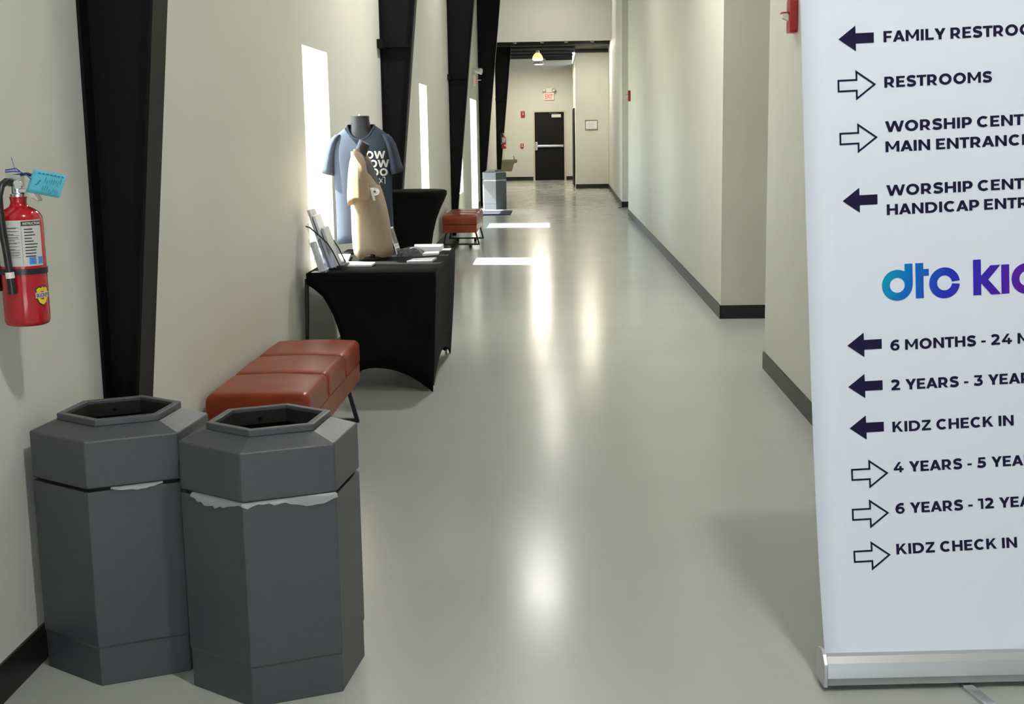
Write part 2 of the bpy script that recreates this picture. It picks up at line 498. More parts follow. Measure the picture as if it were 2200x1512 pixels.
# the wall that juts in beside the far door, and the far wall
struct(MB().box(0.54, 1.7, 35.7, 42.2, 0, 3.60).build('wall_jut', M_WALL))
dw = MB()
DX0, DX1, DH = -0.666, 0.264, 2.13
dw.box(XL, DX0 - .05, Y1, Y1 + .2, 0, 4.1).box(DX1 + .05, 0.54, Y1, Y1 + .2, 0, 4.1).box(DX0 - .05, DX1 + .05, Y1, Y1 + .2, DH + .05, 4.1)
struct(dw.build('wall_back', M_WALL))
# header wall and the lower black ceiling behind it
struct(MB().box(XL, 1.41, 33.5, 33.7, 3.775, HT).build('wall_header', M_WALL))
cb = MB().box(XL, 1.7, 33.7, 42.1, 3.98, 4.1)
for k in range(26):
    yy = 33.85 + k * 0.31
    cb.box(XL, 1.7, yy, yy + .12, 3.94, 3.98)
struct(cb.build('ceiling_far', M_CEIL))
# entrance glazing behind the camera
eg = MB()
for x in (0.1, 1.3, 2.5, 3.7):
    eg.box(x - .04, x + .04, Y0 - .12, Y0, 0, 2.6)
eg.box(.06, 3.74, Y0 - .12, Y0, 2.6, 2.7).box(.06, 3.74, Y0 - .12, Y0, 0, .1)
struct(eg.build('window_6', M_CHROME))
MB().box(.06, 3.74, Y0 - .07, Y0 - .06, .1, 2.6).build('pane', M_GLASS, bpy.data.objects['window_6'])
struct(MB().box(XL, .06, Y0 - .3, Y0, 0, HT).box(3.74, 6.3, Y0 - .3, Y0, 0, HT).box(.06, 3.74, Y0 - .3, Y0, 2.7, HT).build('wall_front', M_WALL))
# added unseen slab cutting the sun at the glazed side door, and the ground
struct(MB().box(XL - 1.55, XL - WT, 24.9, 28.1, 2.50, 2.65).build('trim_sun_block', M_GREYMET))
struct(MB().box(-40, XL - WT - .35, -40, 80, -.3, -.12).build('ground_outside', M_GROUND))

# baseboards
BH = .115
def baseboard(name, *boxes):
    b = MB()
    for q in boxes: b.box(*q)
    return struct(b.build(name, M_BASE))
lb = []
y = Y0
for a, b in ((25.2, 27.27),):
    lb.append((XL, XL + .008, y, a, 0, BH)); y = b
lb.append((XL, XL + .008, y, Y1, 0, BH))
baseboard('baseboard_left', *lb)
baseboard('baseboard_right_near', (1.38, 1.39, 5.2, 8.72, 0, BH), (1.38, 1.56, 8.72, 8.73, 0, BH))
rb = MB().prism([(1.386, 11.04, 0), (1.377, 11.04, 0), (1.331, 24.53, 0), (1.34, 24.53, 0)], (0, 0, BH)).box(1.377, 3.0, 11.04, 11.05, 0, BH)
struct(rb.build('baseboard_right', M_BASE))
rb = MB().prism([(1.349, 26.99, 0), (1.340, 26.99, 0), (1.405, 35.69, 0), (1.414, 35.69, 0)], (0, 0, BH)).box(1.34, 2.4, 26.99, 27.0, 0, BH)
struct(rb.build('baseboard_right_far', M_BASE))
baseboard('baseboard_foyer', (1.39, 6.15, 5.188, 5.2, 0, BH))
baseboard('baseboard_jut', (0.53, 1.405, 35.69, 35.70, 0, BH))
baseboard('baseboard_back', (XL + .01, DX0 - .06, Y1 - .012, Y1, 0, BH), (DX1 + .06, .53, Y1 - .012, Y1, 0, BH))
# black curl of loose rubber at the recess corner is part of the baseboard run
struct(MB().prism([(1.345, 26.98, 0), (1.27, 26.72, 0), (1.26, 26.74, 0), (1.335, 26.99, 0)], (0, 0, .012)).build('trim_1', M_BASE))

# black steelwork under the far ceiling
struct(MB().box(XL, 1.41, 34.55, 34.68, 3.73, 3.94).build('trim_2', M_CEIL))
for x in (-1.02, -0.92 + .55 - .13, 0.42, 1.16):
    pass
for k, x in enumerate((-1.12, -0.42, 0.27, 0.94)):
    struct(MB().bar((x, 34.52, 3.93), (x + (.10 if k < 2 else .02), 34.40, 3.79), .09, .03).build('trim_%d' % (k + 3), M_GREYMET))
struct(MB().box(XL, .54, Y1 - .1, Y1, 3.78, 3.94).box(-.30, .54, Y1 - .2, Y1 - .1, 3.72, 3.80).build('trim_7', M_CEIL))
struct(MB().box(.53, 1.414, 35.55, 35.72, 3.60, 3.68).build('trim_8', M_CEIL))
struct(MB().box(.56, 1.414, 35.62, 35.72, 3.68, 3.77).build('trim_9', M_FRAME))
for k, (yy, zz) in enumerate(((36.6, 3.80), (38.2, 3.78), (39.6, 3.76))):
    struct(MB().tube([(XL + .05, yy, zz), (.53, yy, zz)], .035, 10).build('trim_%d' % (10 + k), M_CEIL, smooth=40))

# far door
d1 = MB()
d1.box(DX0 - .05, DX0, Y1 - .02, Y1 + .18, 0, DH + .05).box(DX1, DX1 + .05, Y1 - .02, Y1 + .18, 0, DH + .05).box(DX0, DX1, Y1 - .02, Y1 + .18, DH, DH + .05)
door = struct(d1.build('door_1', M_FRAME))
lf = MB().box(DX0 + .004, DX1 - .004, Y1 + .03, Y1 + .075, .012, DH - .004).build('door_leaf', M_DOOR, door)
MB().box(DX0 - .04, DX1 + .04, Y1 + .10, Y1 + .16, 0, DH + .04).build('light_blocker', M_DOOR, door)  # added behind the leaf to stop sky light leaking round it
MB().box(-.655, .235, Y1 - .045, Y1 - .005, 1.035, 1.105).build('push_bar', M_CHROME, door, bevel=.01)
MB().box(-.655, -.575, Y1 - .06, Y1 + .03, .94, 1.20).box(.20, .245, Y1 - .04, Y1 + .03, 1.03, 1.11).build('latch_case', M_CHROME, door, bevel=.01)
MB().box(-.13, .17, Y1 - .035, Y1 + .03, 1.96, 2.06).build('door_closer', M_WHITEP, door, bevel=.01)
MB().bar((.10, Y1 - .03, 2.08), (-.2, Y1 - .05, 2.10), .02, .012).build('closer_arm', M_STAIN, door)
# black door in the side of the jutting wall, seen edge-on
struct(MB().box(.505, .54, 37.2, 40.1, 0, 2.17).build('door_3', M_DOOR))

# ================================================================== STEEL COLUMNS
C0, SP = 4.606, 7.87
def column_parts(root, yc, bracket_z=None):
    fx = lambda z: -1.58 + .1 * z
    ht = 6.45
    t = MB().prism([(XL + .012, yc - .006, 0.0), (fx(0), yc - .006, 0), (fx(ht), yc - .006, ht), (XL + .012, yc - .006, ht)], (0, .012, 0))
    t.build('web', M_STEEL, root)
    MB().box(XL + .001, XL + .012, yc - .085, yc + .085, 0, ht).build('outer_flange', M_STEEL, root)
    MB().prism([(fx(0), yc - .085, 0), (fx(0) + .012, yc - .085, 0), (fx(ht) + .012, yc - .085, ht), (fx(ht), yc - .085, ht)], (0, .17, 0)).build('inner_flange', M_STEEL, root)
    if bracket_z:
        MB().box(XL + .012, fx(bracket_z), yc - .08, yc - .006, bracket_z - .012, bracket_z + .012).build('stiffener', M_STEEL, root)
        MB().box(XL + .001, XL + .05, yc - .30, yc - .085, bracket_z - .03, bracket_z + .05).build('girt_clip', M_STEEL, root)
labels = ['wide black steel column beside the near fire extinguisher, behind the bins',
          'black tapered steel column behind the grey t-shirt display',
          'black tapered steel column behind the far brown bench',
          'black tapered steel column just behind the far grey bin',
          'farthest black steel column, with a red extinguisher hanging on it']
for k in range(5):
    yc = C0 + SP * k
    if k == 4: yc = 36.3
    c = thing('steel_column', labels[k], 'column', (-1.5, yc, 0), 'black tapered columns along the left wall')
    column_parts(c, yc, None if k in (0, 3) else 2.40)

# ================================================================== TRASH CANS
def hexring(r, z, rot=0.0):
    return [(r * math.cos(rot + i * PI / 3), r * math.sin(rot + i * PI / 3), z) for i in range(6)]
def make_bin(label):
    t = local('trash_can', label, 'trash can', 'hexagonal charcoal trash cans')
    MB().loft([hexring(.2635, 0), hexring(.2640, .118), hexring(.2675, .122), hexring(.2680, .597)]).build('body', M_BIN, t, bevel=.007, segs=3)
    MB().loft([hexring(.252, .590), hexring(.252, .625)]).build('neck', M_BINSHADE, t)
    outer = [hexring(.255, .607), hexring(.2685, .607), hexring(.2680, .7475), hexring(.186, .775), hexring(.180, .775),
             hexring(.180, .60), hexring(.255, .60)]
    lid = MB().loft(outer, False, False)
    lb_ = lid.build('lid', M_BIN, t, bevel=.006, segs=3)
    MB().loft([hexring(.178, .772), hexring(.186, .775), hexring(.186, .7955), hexring(.160, .7955), hexring(.160, .745), hexring(.1735, .745)], False, False).build('rim', M_BIN, lb_, bevel=.003)
    MB().loft([hexring(.1590, .785), hexring(.1590, .744), hexring(.172, .742), hexring(.172, .60), hexring(.170, .42)], False, True).build('inner_shade', M_BINSHADE, lb_)  # inside wall coloured dark for the shade of its depth
    for a in (PI / 6 + PI / 3, PI / 6 + 2 * PI / 3 + PI / 3):
        c_ = Vector((math.cos(a), math.sin(a), 0)) * .1375
        bo = MB()
        bo.lathe([(.001, -.003), (.006, -.002), (.006, .002), (.001, .003)], (c_.x, c_.y, .765), 10)
        bo.build('bolt', M_CHROME2, lb_, smooth=40)
    return t
can = make_bin('charcoal hexagonal trash can nearest the viewer, crumpled bag showing under its lid')
can.location = (-.8554, 3.7443, 0); can.rotation_euler.z = .4262
can2 = copy_tree(can); can2.location = (-1.3513, 3.8927, 0); can2.rotation_euler.z = .4467
can2['label'] = 'charcoal hexagonal trash can against the left wall, below the near fire extinguisher'
can3 = copy_tree(can); can3.location = (-1.275, 27.05, 0); can3.rotation_euler.z = .68
can3['label'] = 'sunlit grey hexagonal trash can far down the hall, beside the doormat'

def liner(yscale, segs, name_label, root):
    """crumpled strip of bag hanging out of the lid gap; segs: list of (face a -> face b param, drop)"""
    g = MB()
    for pts in segs:
        top, bot = [], []
        for (a, u, drop) in pts:
            p0 = Vector(hexring(.270, 0)[a]); p1 = Vector(hexring(.270, 0)[(a + 1) % 6])
            p = p0.lerp(p1, u)
            nrm = p.normalized()
            k = random.uniform(.002, .009)
            top.append(p + Vector((0, 0, .606)) - nrm * .006)
            bot.append(p + nrm * k + Vector((0, 0, .603 - drop)))
        g.grid([top, [t_.lerp(b_, .5) + t_.normalized() * .004 for t_, b_ in zip(top, bot)], bot])
    o = g.build('plastic_bag', M_BAG, None, smooth=80, org=(0, 0, 0))
    o.location = root.location; o.rotation_euler = root.rotation_euler
    return tag(o, name_label, 'plastic bag')
f = []
N = 14
f.append([(3, .20 + .80 * i / N, .026 * math.sin(PI * min(1, (i / N) * 1.0 + .08)) * random.uniform(.65, 1.15) + .004) for i in range(N + 1)])
f.append([(4, i / 18, (.008 + .006 * random.uniform(-1, 1) if i < 9 else .010) + .018 * max(0, math.sin(PI * max(0, (i - 8) / 10))) * random.uniform(.6, 1.1)) for i in range(19)])
liner(1, f, 'clear crumpled plastic bag sticking out under the lid of the nearest trash can', can)
liner(1, [[(4, .25 + .55 * i / 12, .012 * math.sin(PI * i / 12) * random.uniform(.7, 1.1)) for i in range(13)]],
      'thin sliver of clear bag under the lid of the trash can by the wall', can2)
liner(1, [[(a, i / 8, .022 * random.uniform(.8, 1.1)) for a in (3, 4, 5) for i in range(9)]],
      'white bag rim folded around the far sunlit trash can', can3)

# ================================================================== BENCHES
def make_bench(label):
    t = local('bench', label, 'bench', 'brown leather benches along the left wall')
    hw, L = .2375, 1.56
    for k in range(3):
        y0 = -L / 2 + k * L / 3 + .002; y1 = y0 + L / 3 - .004
        n = 10; m = 8
        mb = MB()
        P = []
        # puffy cushion: rounded box with a slight crown
        def sec(yy, ins, zt):
            pts = []
            x0, x1, z0 = -hw + ins, hw - ins, .340
            r = .035
            pts += [(x0, yy, z0)]
            pts += [(x0 + r - r * math.cos(a), yy, zt - r + r * math.sin(a)) for a in [i * PI / 2 / 4 for i in range(5)]]
            for i in range(1, 6):
                x = x0 + r + (x1 - x0 - 2 * r) * i / 6
                pts.append((x, yy, zt + .006 * math.sin(PI * i / 6)))
            pts += [(x1 - r + r * math.sin(a), yy, zt - r + r * math.cos(a)) for a in [i * PI / 2 / 4 for i in range(5)]]
            pts += [(x1, yy, z0)]
            return pts
        rr = [sec(y0, .012, .440), sec(y0 + .006, .004, .449), sec(y0 + .02, .0, .457), sec(y0 + .06, 0, .461), sec((y0 + y1) / 2, 0, .463),
              sec(y1 - .06, 0, .461), sec(y1 - .02, 0, .457), sec(y1 - .006, .004, .449), sec(y1, .012, .440)]
        mb.loft(rr)
        mb.build('seat_cushion', M_LEATHER, t, smooth=55)
    MB().box(-hw + .005, hw - .005, -L / 2 + .006, L / 2 - .006, .222, .331).build('seat_base', M_LEATHER, t, bevel=.006, segs=3)
    MB().box(-hw + .012, hw - .012, -L / 2 + .014, L / 2 - .014, .331, .3405).build('seam_welt', M_SEAM, t)
    for s_ in (-1, 1):
        y = s_ * (L / 2 - .25)
        fr = MB()
        a, b, c_, d_ = (-hw + .035, y, .222), (-hw - .010, y, .04), (hw + .010, y, .04), (hw - .035, y, .222)
        fr.bar(a, b, .022, .022, (0, 1, 0)).bar(d_, c_, .022, .022, (0, 1, 0)).bar((b[0] - .01, y, .043), (c_[0] + .01, y, .043), .022, .022)
        o = fr.build('leg_frame', M_BLKMETAL, t)
        for x in (-.13, .13):
            MB().lathe([(.018, 0), (.022, .008), (.02, .034)], (x, y, 0), 12).build('foot', M_BLKMETAL, o, smooth=40)
    return t
bench = make_bench('long rust-brown leather bench behind the two near trash cans')
bench.location = (-1.362, 6.50, 0)
bench2 = copy_tree(bench)
bench2.location = (-1.335, 18.73, 0)
bench2['label'] = 'rust-brown leather bench far down the hall, beyond the two cloth-covered tables'

# ================================================================== CLOTH-COVERED TABLE
TZ = .757
tb = thing('folding_table', 'folding table hidden under the black stretch cover, only its feet showing', 'table', (-1.155, 8.85, 0))
MB().box(-1.545, -.765, 8.03, 9.63, TZ - .045, TZ - .008).build('tabletop', M_WHITEP, tb, bevel=.008)
for nm, x0, y0, x1, y1 in (('leg', -1.575, 8.12, -1.585, 8.06), ('leg', -.80, 8.12, -.80, 8.05), ('leg', -1.50, 9.52, -1.50, 9.45), ('leg', -.80, 9.52, -.81, 9.44)):
    lg = MB().tube([(x0, y0, TZ - .045), (x1, y1, .03)], .0125, 10).build(nm, M_BLKMETAL, tb, smooth=40)
    MB().lathe([(.02, 0), (.022, .01), (.016, .035)], (x1, y1, 0), 12).build('foot', M_CHROME, lg, smooth=40)

def cover():
    g = MB()
    # top and its short drop band
    xl, xr, yn, yf = -1.555, -.755, 8.0, 9.65
    ynl = 7.98
    top = []
    for i in range(7):
        v = i / 6
        top.append([(xl + (xr - xl) * j / 8, yn + (yf - yn) * v, TZ) for j in range(9)])
    g.grid(top)
    # front panel: left edge bows inwards, hem arches between the feet
    prof = [(.757, xl), (.70, xl), (.690, -1.553), (.667, -1.518), (.640, -1.487), (.613, -1.458), (.564, -1.430), (.498, -1.398), (.426, -1.375), (.36, -1.358), (.25, -1.345), (.12, -1.35), (.0, -1.37)]
    def lx(z):
        for (z0, x0), (z1, x1) in zip(prof, prof[1:]):
            if z1 <= z <= z0: return x0 + (x1 - x0) * (z0 - z) / (z0 - z1 + 1e-9)
        return prof[-1][1]
    zl = [p[0] for p in prof]
    def rx(z): return xr - .035 * max(0.0, 1 - z / TZ) ** 1.3
    rows = []
    for z in zl:
        row = []
        for j in range(17):
            u = j / 16
            hem = .155 * max(0, 1 - (abs(u - .36) / (.36 if u < .36 else .64)) ** 2.2)
            zz = hem + (TZ - hem) * z / TZ
            x = lx(z) + (rx(z) - lx(z)) * u
            bow = .035 * math.sin(PI * u) * math.sin(PI * min(1, (TZ - zz) / TZ * 1.1))
            yy = yn + .02 * (1 - zz / TZ) + bow
            row.append((x, yy, zz))
        rows.append(row)
    g.grid(rows)
    # right long side
    rows = []
    for z in zl:
        row = []
        for j in range(17):
            u = j / 16
            hem = .14 * (max(0.0, math.sin(PI * u)) ** .8)
            zz = hem + (TZ - hem) * z / TZ
            k = max(0.0, 1 - zz / TZ)
            ya = yn + .02 * k; yb = yf - .21 * k ** 1.2
            x = rx(zz) - .02 * math.sin(PI * u) * math.sin(PI * k)
            row.append((x, ya + (yb - ya) * u, zz))
        rows.append(row)
    g.grid(rows)
    # far end; the wall side is open
    for (xa, ya, xb, yb, xa2, ya2, xb2, yb2) in ((xr, yf, xl, yf, xr - .035, yf - .21, xl + .02, yf - .21),):
        rows = []
        for z in zl:
            k = 1 - z / TZ
            row = []
            for j in range(9):
                u = j / 8
                a = Vector((xa, ya, TZ)).lerp(Vector((xb, yb, TZ)), u)
                b = Vector((xa2, ya2, 0)).lerp(Vector((xb2, yb2, 0)), u)
                hem = .12 * math.sin(PI * u)
                p = a.lerp(b, k); p.z = hem + (TZ - hem) * (1 - k)
                row.append(tuple(p))
            rows.append(row)
        g.grid(rows)
    bm_v = g
    o = bm_v.build('table_cover', M_CLOTH, None, smooth=50, solid=.003)
    return o
tag(cover(), 'black stretch cover on the merchandise table, holding the two shirt displays', 'tablecloth')

# cocktail table
ct = thing('cocktail_table', 'tall round table in a black stretch cover with a pinched waist', 'table', (-1.30, 11.9, 0))
prof = [(.295, 1.083), (.305, 1.078), (.305, 1.045), (.285, 1.0), (.245, .92), (.205, .82), (.175, .70), (.158, .60), (.152, .50), (.160, .38), (.185, .24), (.225, .10), (.245, .02), (.25, .0)]
MB().lathe(prof[::-1], (-1.30, 11.9, 0), 48).build('stretch_cover', M_CLOTH, ct, smooth=60)
MB().lathe([(.29, 1.083), (.29, 1.087), (.001, 1.087)], (-1.30, 11.9, 0), 48).build('top_cap', M_CLOTH, ct, smooth=40)

# ================================================================== SHIRT DISPLAYS
def ell(cx, cy, z, rx, ry, n=40, p=2.4, zf=None):
    pts = []
    for i in range(n):
        a = 2 * PI * i / n
        c_, s_ = math.cos(a), math.sin(a)
        x = math.copysign(abs(c_) ** (2 / p), c_) * rx; y = math.copysign(abs(s_) ** (2 / p), s_) * ry
        pts.append((cx + x, cy + y, z + (zf(a) if zf else 0)))
    return pts

# --- mannequin under the grey-blue shirt
BX, BY = -1.372, 9.32
mn = thing('mannequin', 'black mannequin torso wearing the grey-blue t-shirt, its flat neck above the collar', 'mannequin', (BX, BY, TZ))
MB().loft([ell(BX, BY, .90, .13, .09), ell(BX, BY, 1.10, .15, .095), ell(BX, BY, 1.30, .18, .10), ell(BX, BY, 1.45, .19, .095), ell(BX, BY, 1.54, .165, .08),
           ell(BX, BY + .005, 1.585, .115, .07), ell(BX - .002, BY + .005, 1.60, .092, .066)]).build('torso', M_MANN, mn, smooth=60)
NX = BX - .005
MB().loft([ell(NX, BY, 1.575, .098, .07), ell(NX, BY, 1.61, .082, .064), ell(NX, BY, 1.65, .070, .06), ell(NX - .002, BY, 1.69, .064, .058), ell(NX - .003, BY, 1.728, .064, .058)]).build('neck', M_MANN, mn, smooth=60)
MB().lathe([(.012, 0), (.012, .008), (.006, .012)], (NX - .003, BY, 1.728), 16).build('neck_cap', M_WHITEP, mn, smooth=40)
MB().lathe([(.085, 0), (.085, .012), (.02, .02), (.016, .14), (.016, .16)], (BX, BY + .04, TZ), 24).build('stand', M_MANN, mn, smooth=40)

sh = thing('t_shirt', 'grey-blue t-shirt with white lettering on the facing mannequin', 't-shirt', (BX, BY, .84))
rings = []
def fold(a, t, amp): return 1 + amp * t * (math.sin(5 * a + .6) + .6 * math.sin(9 * a + 2.1))
def ellw(cx, cy, z, rx, ry, n, p, zf, t, amp):
    return [(cx + (x - cx) * fold(2 * PI * i / n, t, amp), cy + (y - cy) * fold(2 * PI * i / n, t, amp), z_) for i, (x, y, z_) in enumerate(ell(cx, cy, z, rx, ry, n, p, zf))]
def dip(a):  # neckline drops in front
    return -.095 * max(0, -math.sin(a)) ** 1.4
for z, rx, ry in ((.838, .203, .125), (.90, .202, .124), (1.0, .20, .124), (1.12, .199, .123), (1.24, .202, .124), (1.36, .206, .122), (1.45, .212, .115), (1.52, .214, .105),
                  (1.565, .205, .095), (1.60, .178, .085), (1.628, .14, .078), (1.648, .112, .072)):
    t_ = max(0, min(1, (1.25 - z) / .4)); k = max(0, (z - 1.42) / .23)
    rings.append(ellw(BX, BY, z, rx, ry, 60, 2.6, (lambda a, k=k, t_=t_: dip(a) * k * .9 + .006 * t_ * math.sin(3 * a)), t_, .016))
rings.append(ell(BX - .003, BY - .004, 1.658, .098, .070, 60, 2.2, dip))
MB().loft(rings, False, False).build('shirt_body', M_BLUESH, sh, smooth=80, solid=.002)
col = MB()
col.loft([ell(BX - .003, BY - .004, 1.652, .101, .073, 48, 2.2, dip), ell(BX - .003, BY - .005, 1.664, .098, .073, 48, 2.2, dip), ell(BX - .003, BY - .003, 1.668, .090, .067, 48, 2.2, dip)], False, False)
col.build('collar', M_BLUESH, sh, smooth=80, solid=.004)
for s_ in (-1, 1):
    rr = []
    for z, a, b, ry in ((1.600, .140, .188, .050), (1.575, .150, .214, .066), (1.53, .165, .238, .078), (1.47, .178, .256, .084), (1.41, .188, .270, .087), (1.36, .194, .283, .088), (1.325, .198, .294, .088)):
        rr.append([(BX + s_ * ((a + b) / 2 + (b - a) / 2 * math.cos(2 * PI * i / 28)), BY - .005 + ry * math.sin(2 * PI * i / 28) * (1 + .04 * math.sin(3 * i)), z + (.012 * math.cos(2 * PI * i / 28) if z < 1.4 else 0)) for i in range(28)])
    MB().loft(rr, True, False).build('sleeve', M_BLUESH, sh, smooth=80, solid=.002)

def on_front(vs, fs, x0, z0, cx, cy, rx, ry, name, material, parent, skew=0.0):
    out = []
    for a, b in vs:
        x = x0 + a + skew * b
        k = min(.98, abs((x - cx) / rx))
        y = cy - ry * (1 - k ** 2.6) ** (1 / 2.6) - .005
        out.append((x, y, z0 + b))
    return MB().add(out, fs).build(name, material, parent)
for txt, xr_, z0, cap in (('KNOW', -1.198, 1.431, .053), ('GROW', -1.175, 1.370, .053), ('GOO', -1.186, 1.310, .053)):
    vs, fs = sign_text(txt, cap)
    vs = [(a * .86, b) for a, b in vs]
    x0 = xr_ - max(a for a, b in vs)
    on_front(vs, fs, x0, z0, BX, BY, .209, .1225, 'lettering', M_INKW, sh)
# outlined last row
g = MB()
for a, b in (((-1.245, 1.295), (-1.222, 1.262)), ((-1.245, 1.258), (-1.222, 1.29)), ((-1.205, 1.30), (-1.205, 1.255)), ((-1.218, 1.30), (-1.205, 1.30))):
    k = lambda x: BY - .1235 * (1 - min(.98, abs((x - BX) / .213)) ** 2.6) ** (1 / 2.6) - .005
    g.bar((a[0], k(a[0]), a[1]), (b[0], k(b[0]), b[1]), .004, .004)
g.build('outline_lettering', M_INKW, sh)

# --- mannequin under the sand shirt, turned sideways
SX, SY = -1.262, 8.88
mn2 = thing('mannequin', 'black mannequin turned sideways under the sand-coloured t-shirt', 'mannequin', (SX, SY, TZ))
MB().loft([ell(-1.275, SY, .96, .075, .13), ell(-1.275, SY, 1.10, .08, .14), ell(-1.28, SY, 1.24, .085, .16), ell(-1.30, SY, 1.38, .06, .16), ell(-1.325, SY, 1.45, .035, .12)]).build('torso', M_MANN, mn2, smooth=60)
n0 = Vector((-1.328, SY, 1.455)); n1 = Vector((-1.289, SY, 1.548)); dn = (n1 - n0).normalized(); pn = Vector((dn.z, 0, -dn.x))
cap_t = Vector((-1.257 + 1.326, 0, 1.524 - 1.569)).normalized()
rr = []
for k in range(5):
    t_ = k / 4
    c_ = n0.lerp(n1, t_); q = pn.lerp(cap_t, t_).normalized()
    rr.append([c_ + q * (.041 * math.cos(2 * PI * i / 24)) + Vector((0, .05 * math.sin(2 * PI * i / 24), 0)) for i in range(24)])
MB().loft(rr).build('neck', M_MANN, mn2, smooth=60)
MB().lathe([(.09, 0), (.09, .012), (.02, .02), (.016, .15), (.016, .25)], (SX, SY, TZ), 24).build('stand', M_MANN, mn2, smooth=40)

s2 = thing('t_shirt', 'sand-coloured t-shirt seen from the side, glowing where the sun comes through', 't-shirt', (SX, SY, TZ))
def hemw(a): return .014 * math.sin(4 * a + 1.0) + .008 * math.sin(7 * a)
rings = []
for z, b, f_, ry, p in ((.788, -1.385, -1.122, .165, 2.2), (.85, -1.392, -1.126, .17, 2.3), (.93, -1.394, -1.133, .172, 2.4), (1.03, -1.393, -1.144, .178, 2.4), (1.13, -1.392, -1.162, .19, 2.4), (1.22, -1.391, -1.187, .2, 2.4),
                        (1.33, -1.390, -1.230, .2, 2.3), (1.42, -1.386, -1.274, .165, 2.2), (1.47, -1.374, -1.300, .105, 2.1), (1.492, -1.364, -1.312, .07, 2)):
    rings.append(ellw((b + f_) / 2, SY, z, (f_ - b) / 2, ry, 60, p, hemw if z < .8 else ((lambda a: .5 * hemw(a)) if z < .9 else None), max(0, min(1, (1.2 - z) / .35)), .022))
MB().loft(rings, False, False).build('shirt_body', M_BEIGE, s2, smooth=80, solid=.002)
MB().loft([ell(-1.338, SY, 1.486, .030, .074, 32, 2), ell(-1.336, SY, 1.504, .028, .068, 32, 2)], False, False).build('collar', M_BEIGE, s2, smooth=80, solid=.004)
for s_ in (-1, 1):
    rr = []
    for z, a, b, yc, ry in ((1.485, -1.352, -1.322, .060, .030), (1.462, -1.366, -1.292, .090, .042), (1.42, -1.374, -1.270, .122, .048), (1.36, -1.380, -1.256, .150, .050), (1.30, -1.384, -1.246, .166, .052), (1.24, -1.387, -1.240, .178, .056), (1.195, -1.388, -1.236, .186, .062), (1.165, -1.386, -1.234, .190, .066)):
        low = 1.0 if z < 1.21 else 0.0
        rr.append([((a + b) / 2 + (b - a) / 2 * math.cos(2 * PI * i / 32), SY + s_ * (yc + .018 + ry * math.sin(2 * PI * i / 32) * (1 + .05 * math.sin(4 * i))), z - low * (.022 * math.cos(2 * PI * i / 32) * (-1) + .012 * math.sin(4 * PI * i / 32))) for i in range(32)])
    MB().loft(rr, True, False).build('sleeve', M_BEIGE, s2, smooth=80, solid=.003)
vs, fs = text_mesh('P', .085, .050, .04)
SEC = ((1.13, -1.392, -1.162, .19), (1.22, -1.391, -1.187, .2), (1.33, -1.390, -1.230, .2))
out = []
for a, b in vs:
    z = 1.165 + b; x = -1.243 + a * .9 + (.085 - b) * .22
    s0, s1 = (SEC[0], SEC[1]) if z < 1.22 else (SEC[1], SEC[2])
    q = (z - s0[0]) / (s1[0] - s0[0]); b0, f0, r0 = [s0[k] + (s1[k] - s0[k]) * q for k in (1, 2, 3)]
    t_ = min(.97, abs((x - (b0 + f0) / 2) / ((f0 - b0) / 2)))
    y = SY - r0 * (1 - t_ ** 2.4) ** (1 / 2.4) - .007
    out.append((x + .004, y, z))
MB().add(out, fs).build('lettering', M_INKW, s2)

# ================================================================== THINGS ON THE TABLE
# small acrylic holder edge-on
h1 = thing('brochure_holder', 'small clear acrylic brochure holder at the near corner of the table', 'brochure holder', (-1.47, 8.06, TZ))
def leaned(x0, x1, y0, y1, z0, z1, lean, th):
    """a sheet facing +x leaning towards -x"""
    return [(x0, y0, z0), (x0 + th, y0, z0), (x1 + th, y0, z1), (x1, y0, z1)], (0, y1 - y0, 0)
P, d_ = leaned(-1.483, -1.540, 8.02, 8.14, TZ + .004, .965, 0, .004); MB().prism(P, d_).build('back_panel', M_ACRYL, h1)
P, d_ = leaned(-1.440, -1.462, 8.02, 8.14, TZ + .004, .845, 0, .004); MB().prism(P, d_).build('front_panel', M_ACRYL, h1)
MB().box(-1.53, -1.42, 8.02, 8.14, TZ, TZ + .004).build('base_plate', M_ACRYL, h1)
P, d_ = leaned(-1.478, -1.530, 8.026, 8.134, TZ + .008, .945, 0, .022); tag(MB().prism(P, d_).build('brochure_stack', M_PAPERB), 'grey brochures standing in the small clear holder at the table corner', 'brochures')
# tiered holder with black edges
h2 = thing('brochure_holder', 'tall clear brochure holder with curved black edges behind the small one', 'brochure holder', (-1.45, 8.32, TZ))
P, d_ = leaned(-1.472, -1.575, 8.21, 8.44, TZ + .02, 1.05, 0, .004); MB().prism(P, d_).build('back_panel', M_ACRYL, h2)
MB().prism([(-1.40, 8.21, TZ), (-1.355, 8.21, TZ), (-1.352, 8.21, TZ + .028), (-1.40, 8.21, TZ + .024)], (0, .23, 0)).build('front_lip', M_BLKMETAL, h2)
side = [(-1.585, 1.035), (-1.56, 1.028), (-1.50, .975), (-1.45, .925), (-1.42, .875), (-1.395, .82), (-1.375, .775), (-1.372, TZ + .01)]
for yy in (8.21, 8.44):
    MB().tube([(x, yy, z) for x, z in side], .0045, 8).build('edge_trim', M_BLKMETAL, h2, smooth=50)
    MB().prism([(x, yy - .001, z) for x, z in side] + [(-1.475, yy - .001, TZ + .01)], (0, .002, 0)).build('side_panel', M_ACRYL, h2)
MB().prism([(-1.475, 8.21, TZ), (-1.372, 8.21, TZ), (-1.372, 8.21, TZ + .006), (-1.475, 8.21, TZ + .006)], (0, .23, 0)).build('base_plate', M_ACRYL, h2)
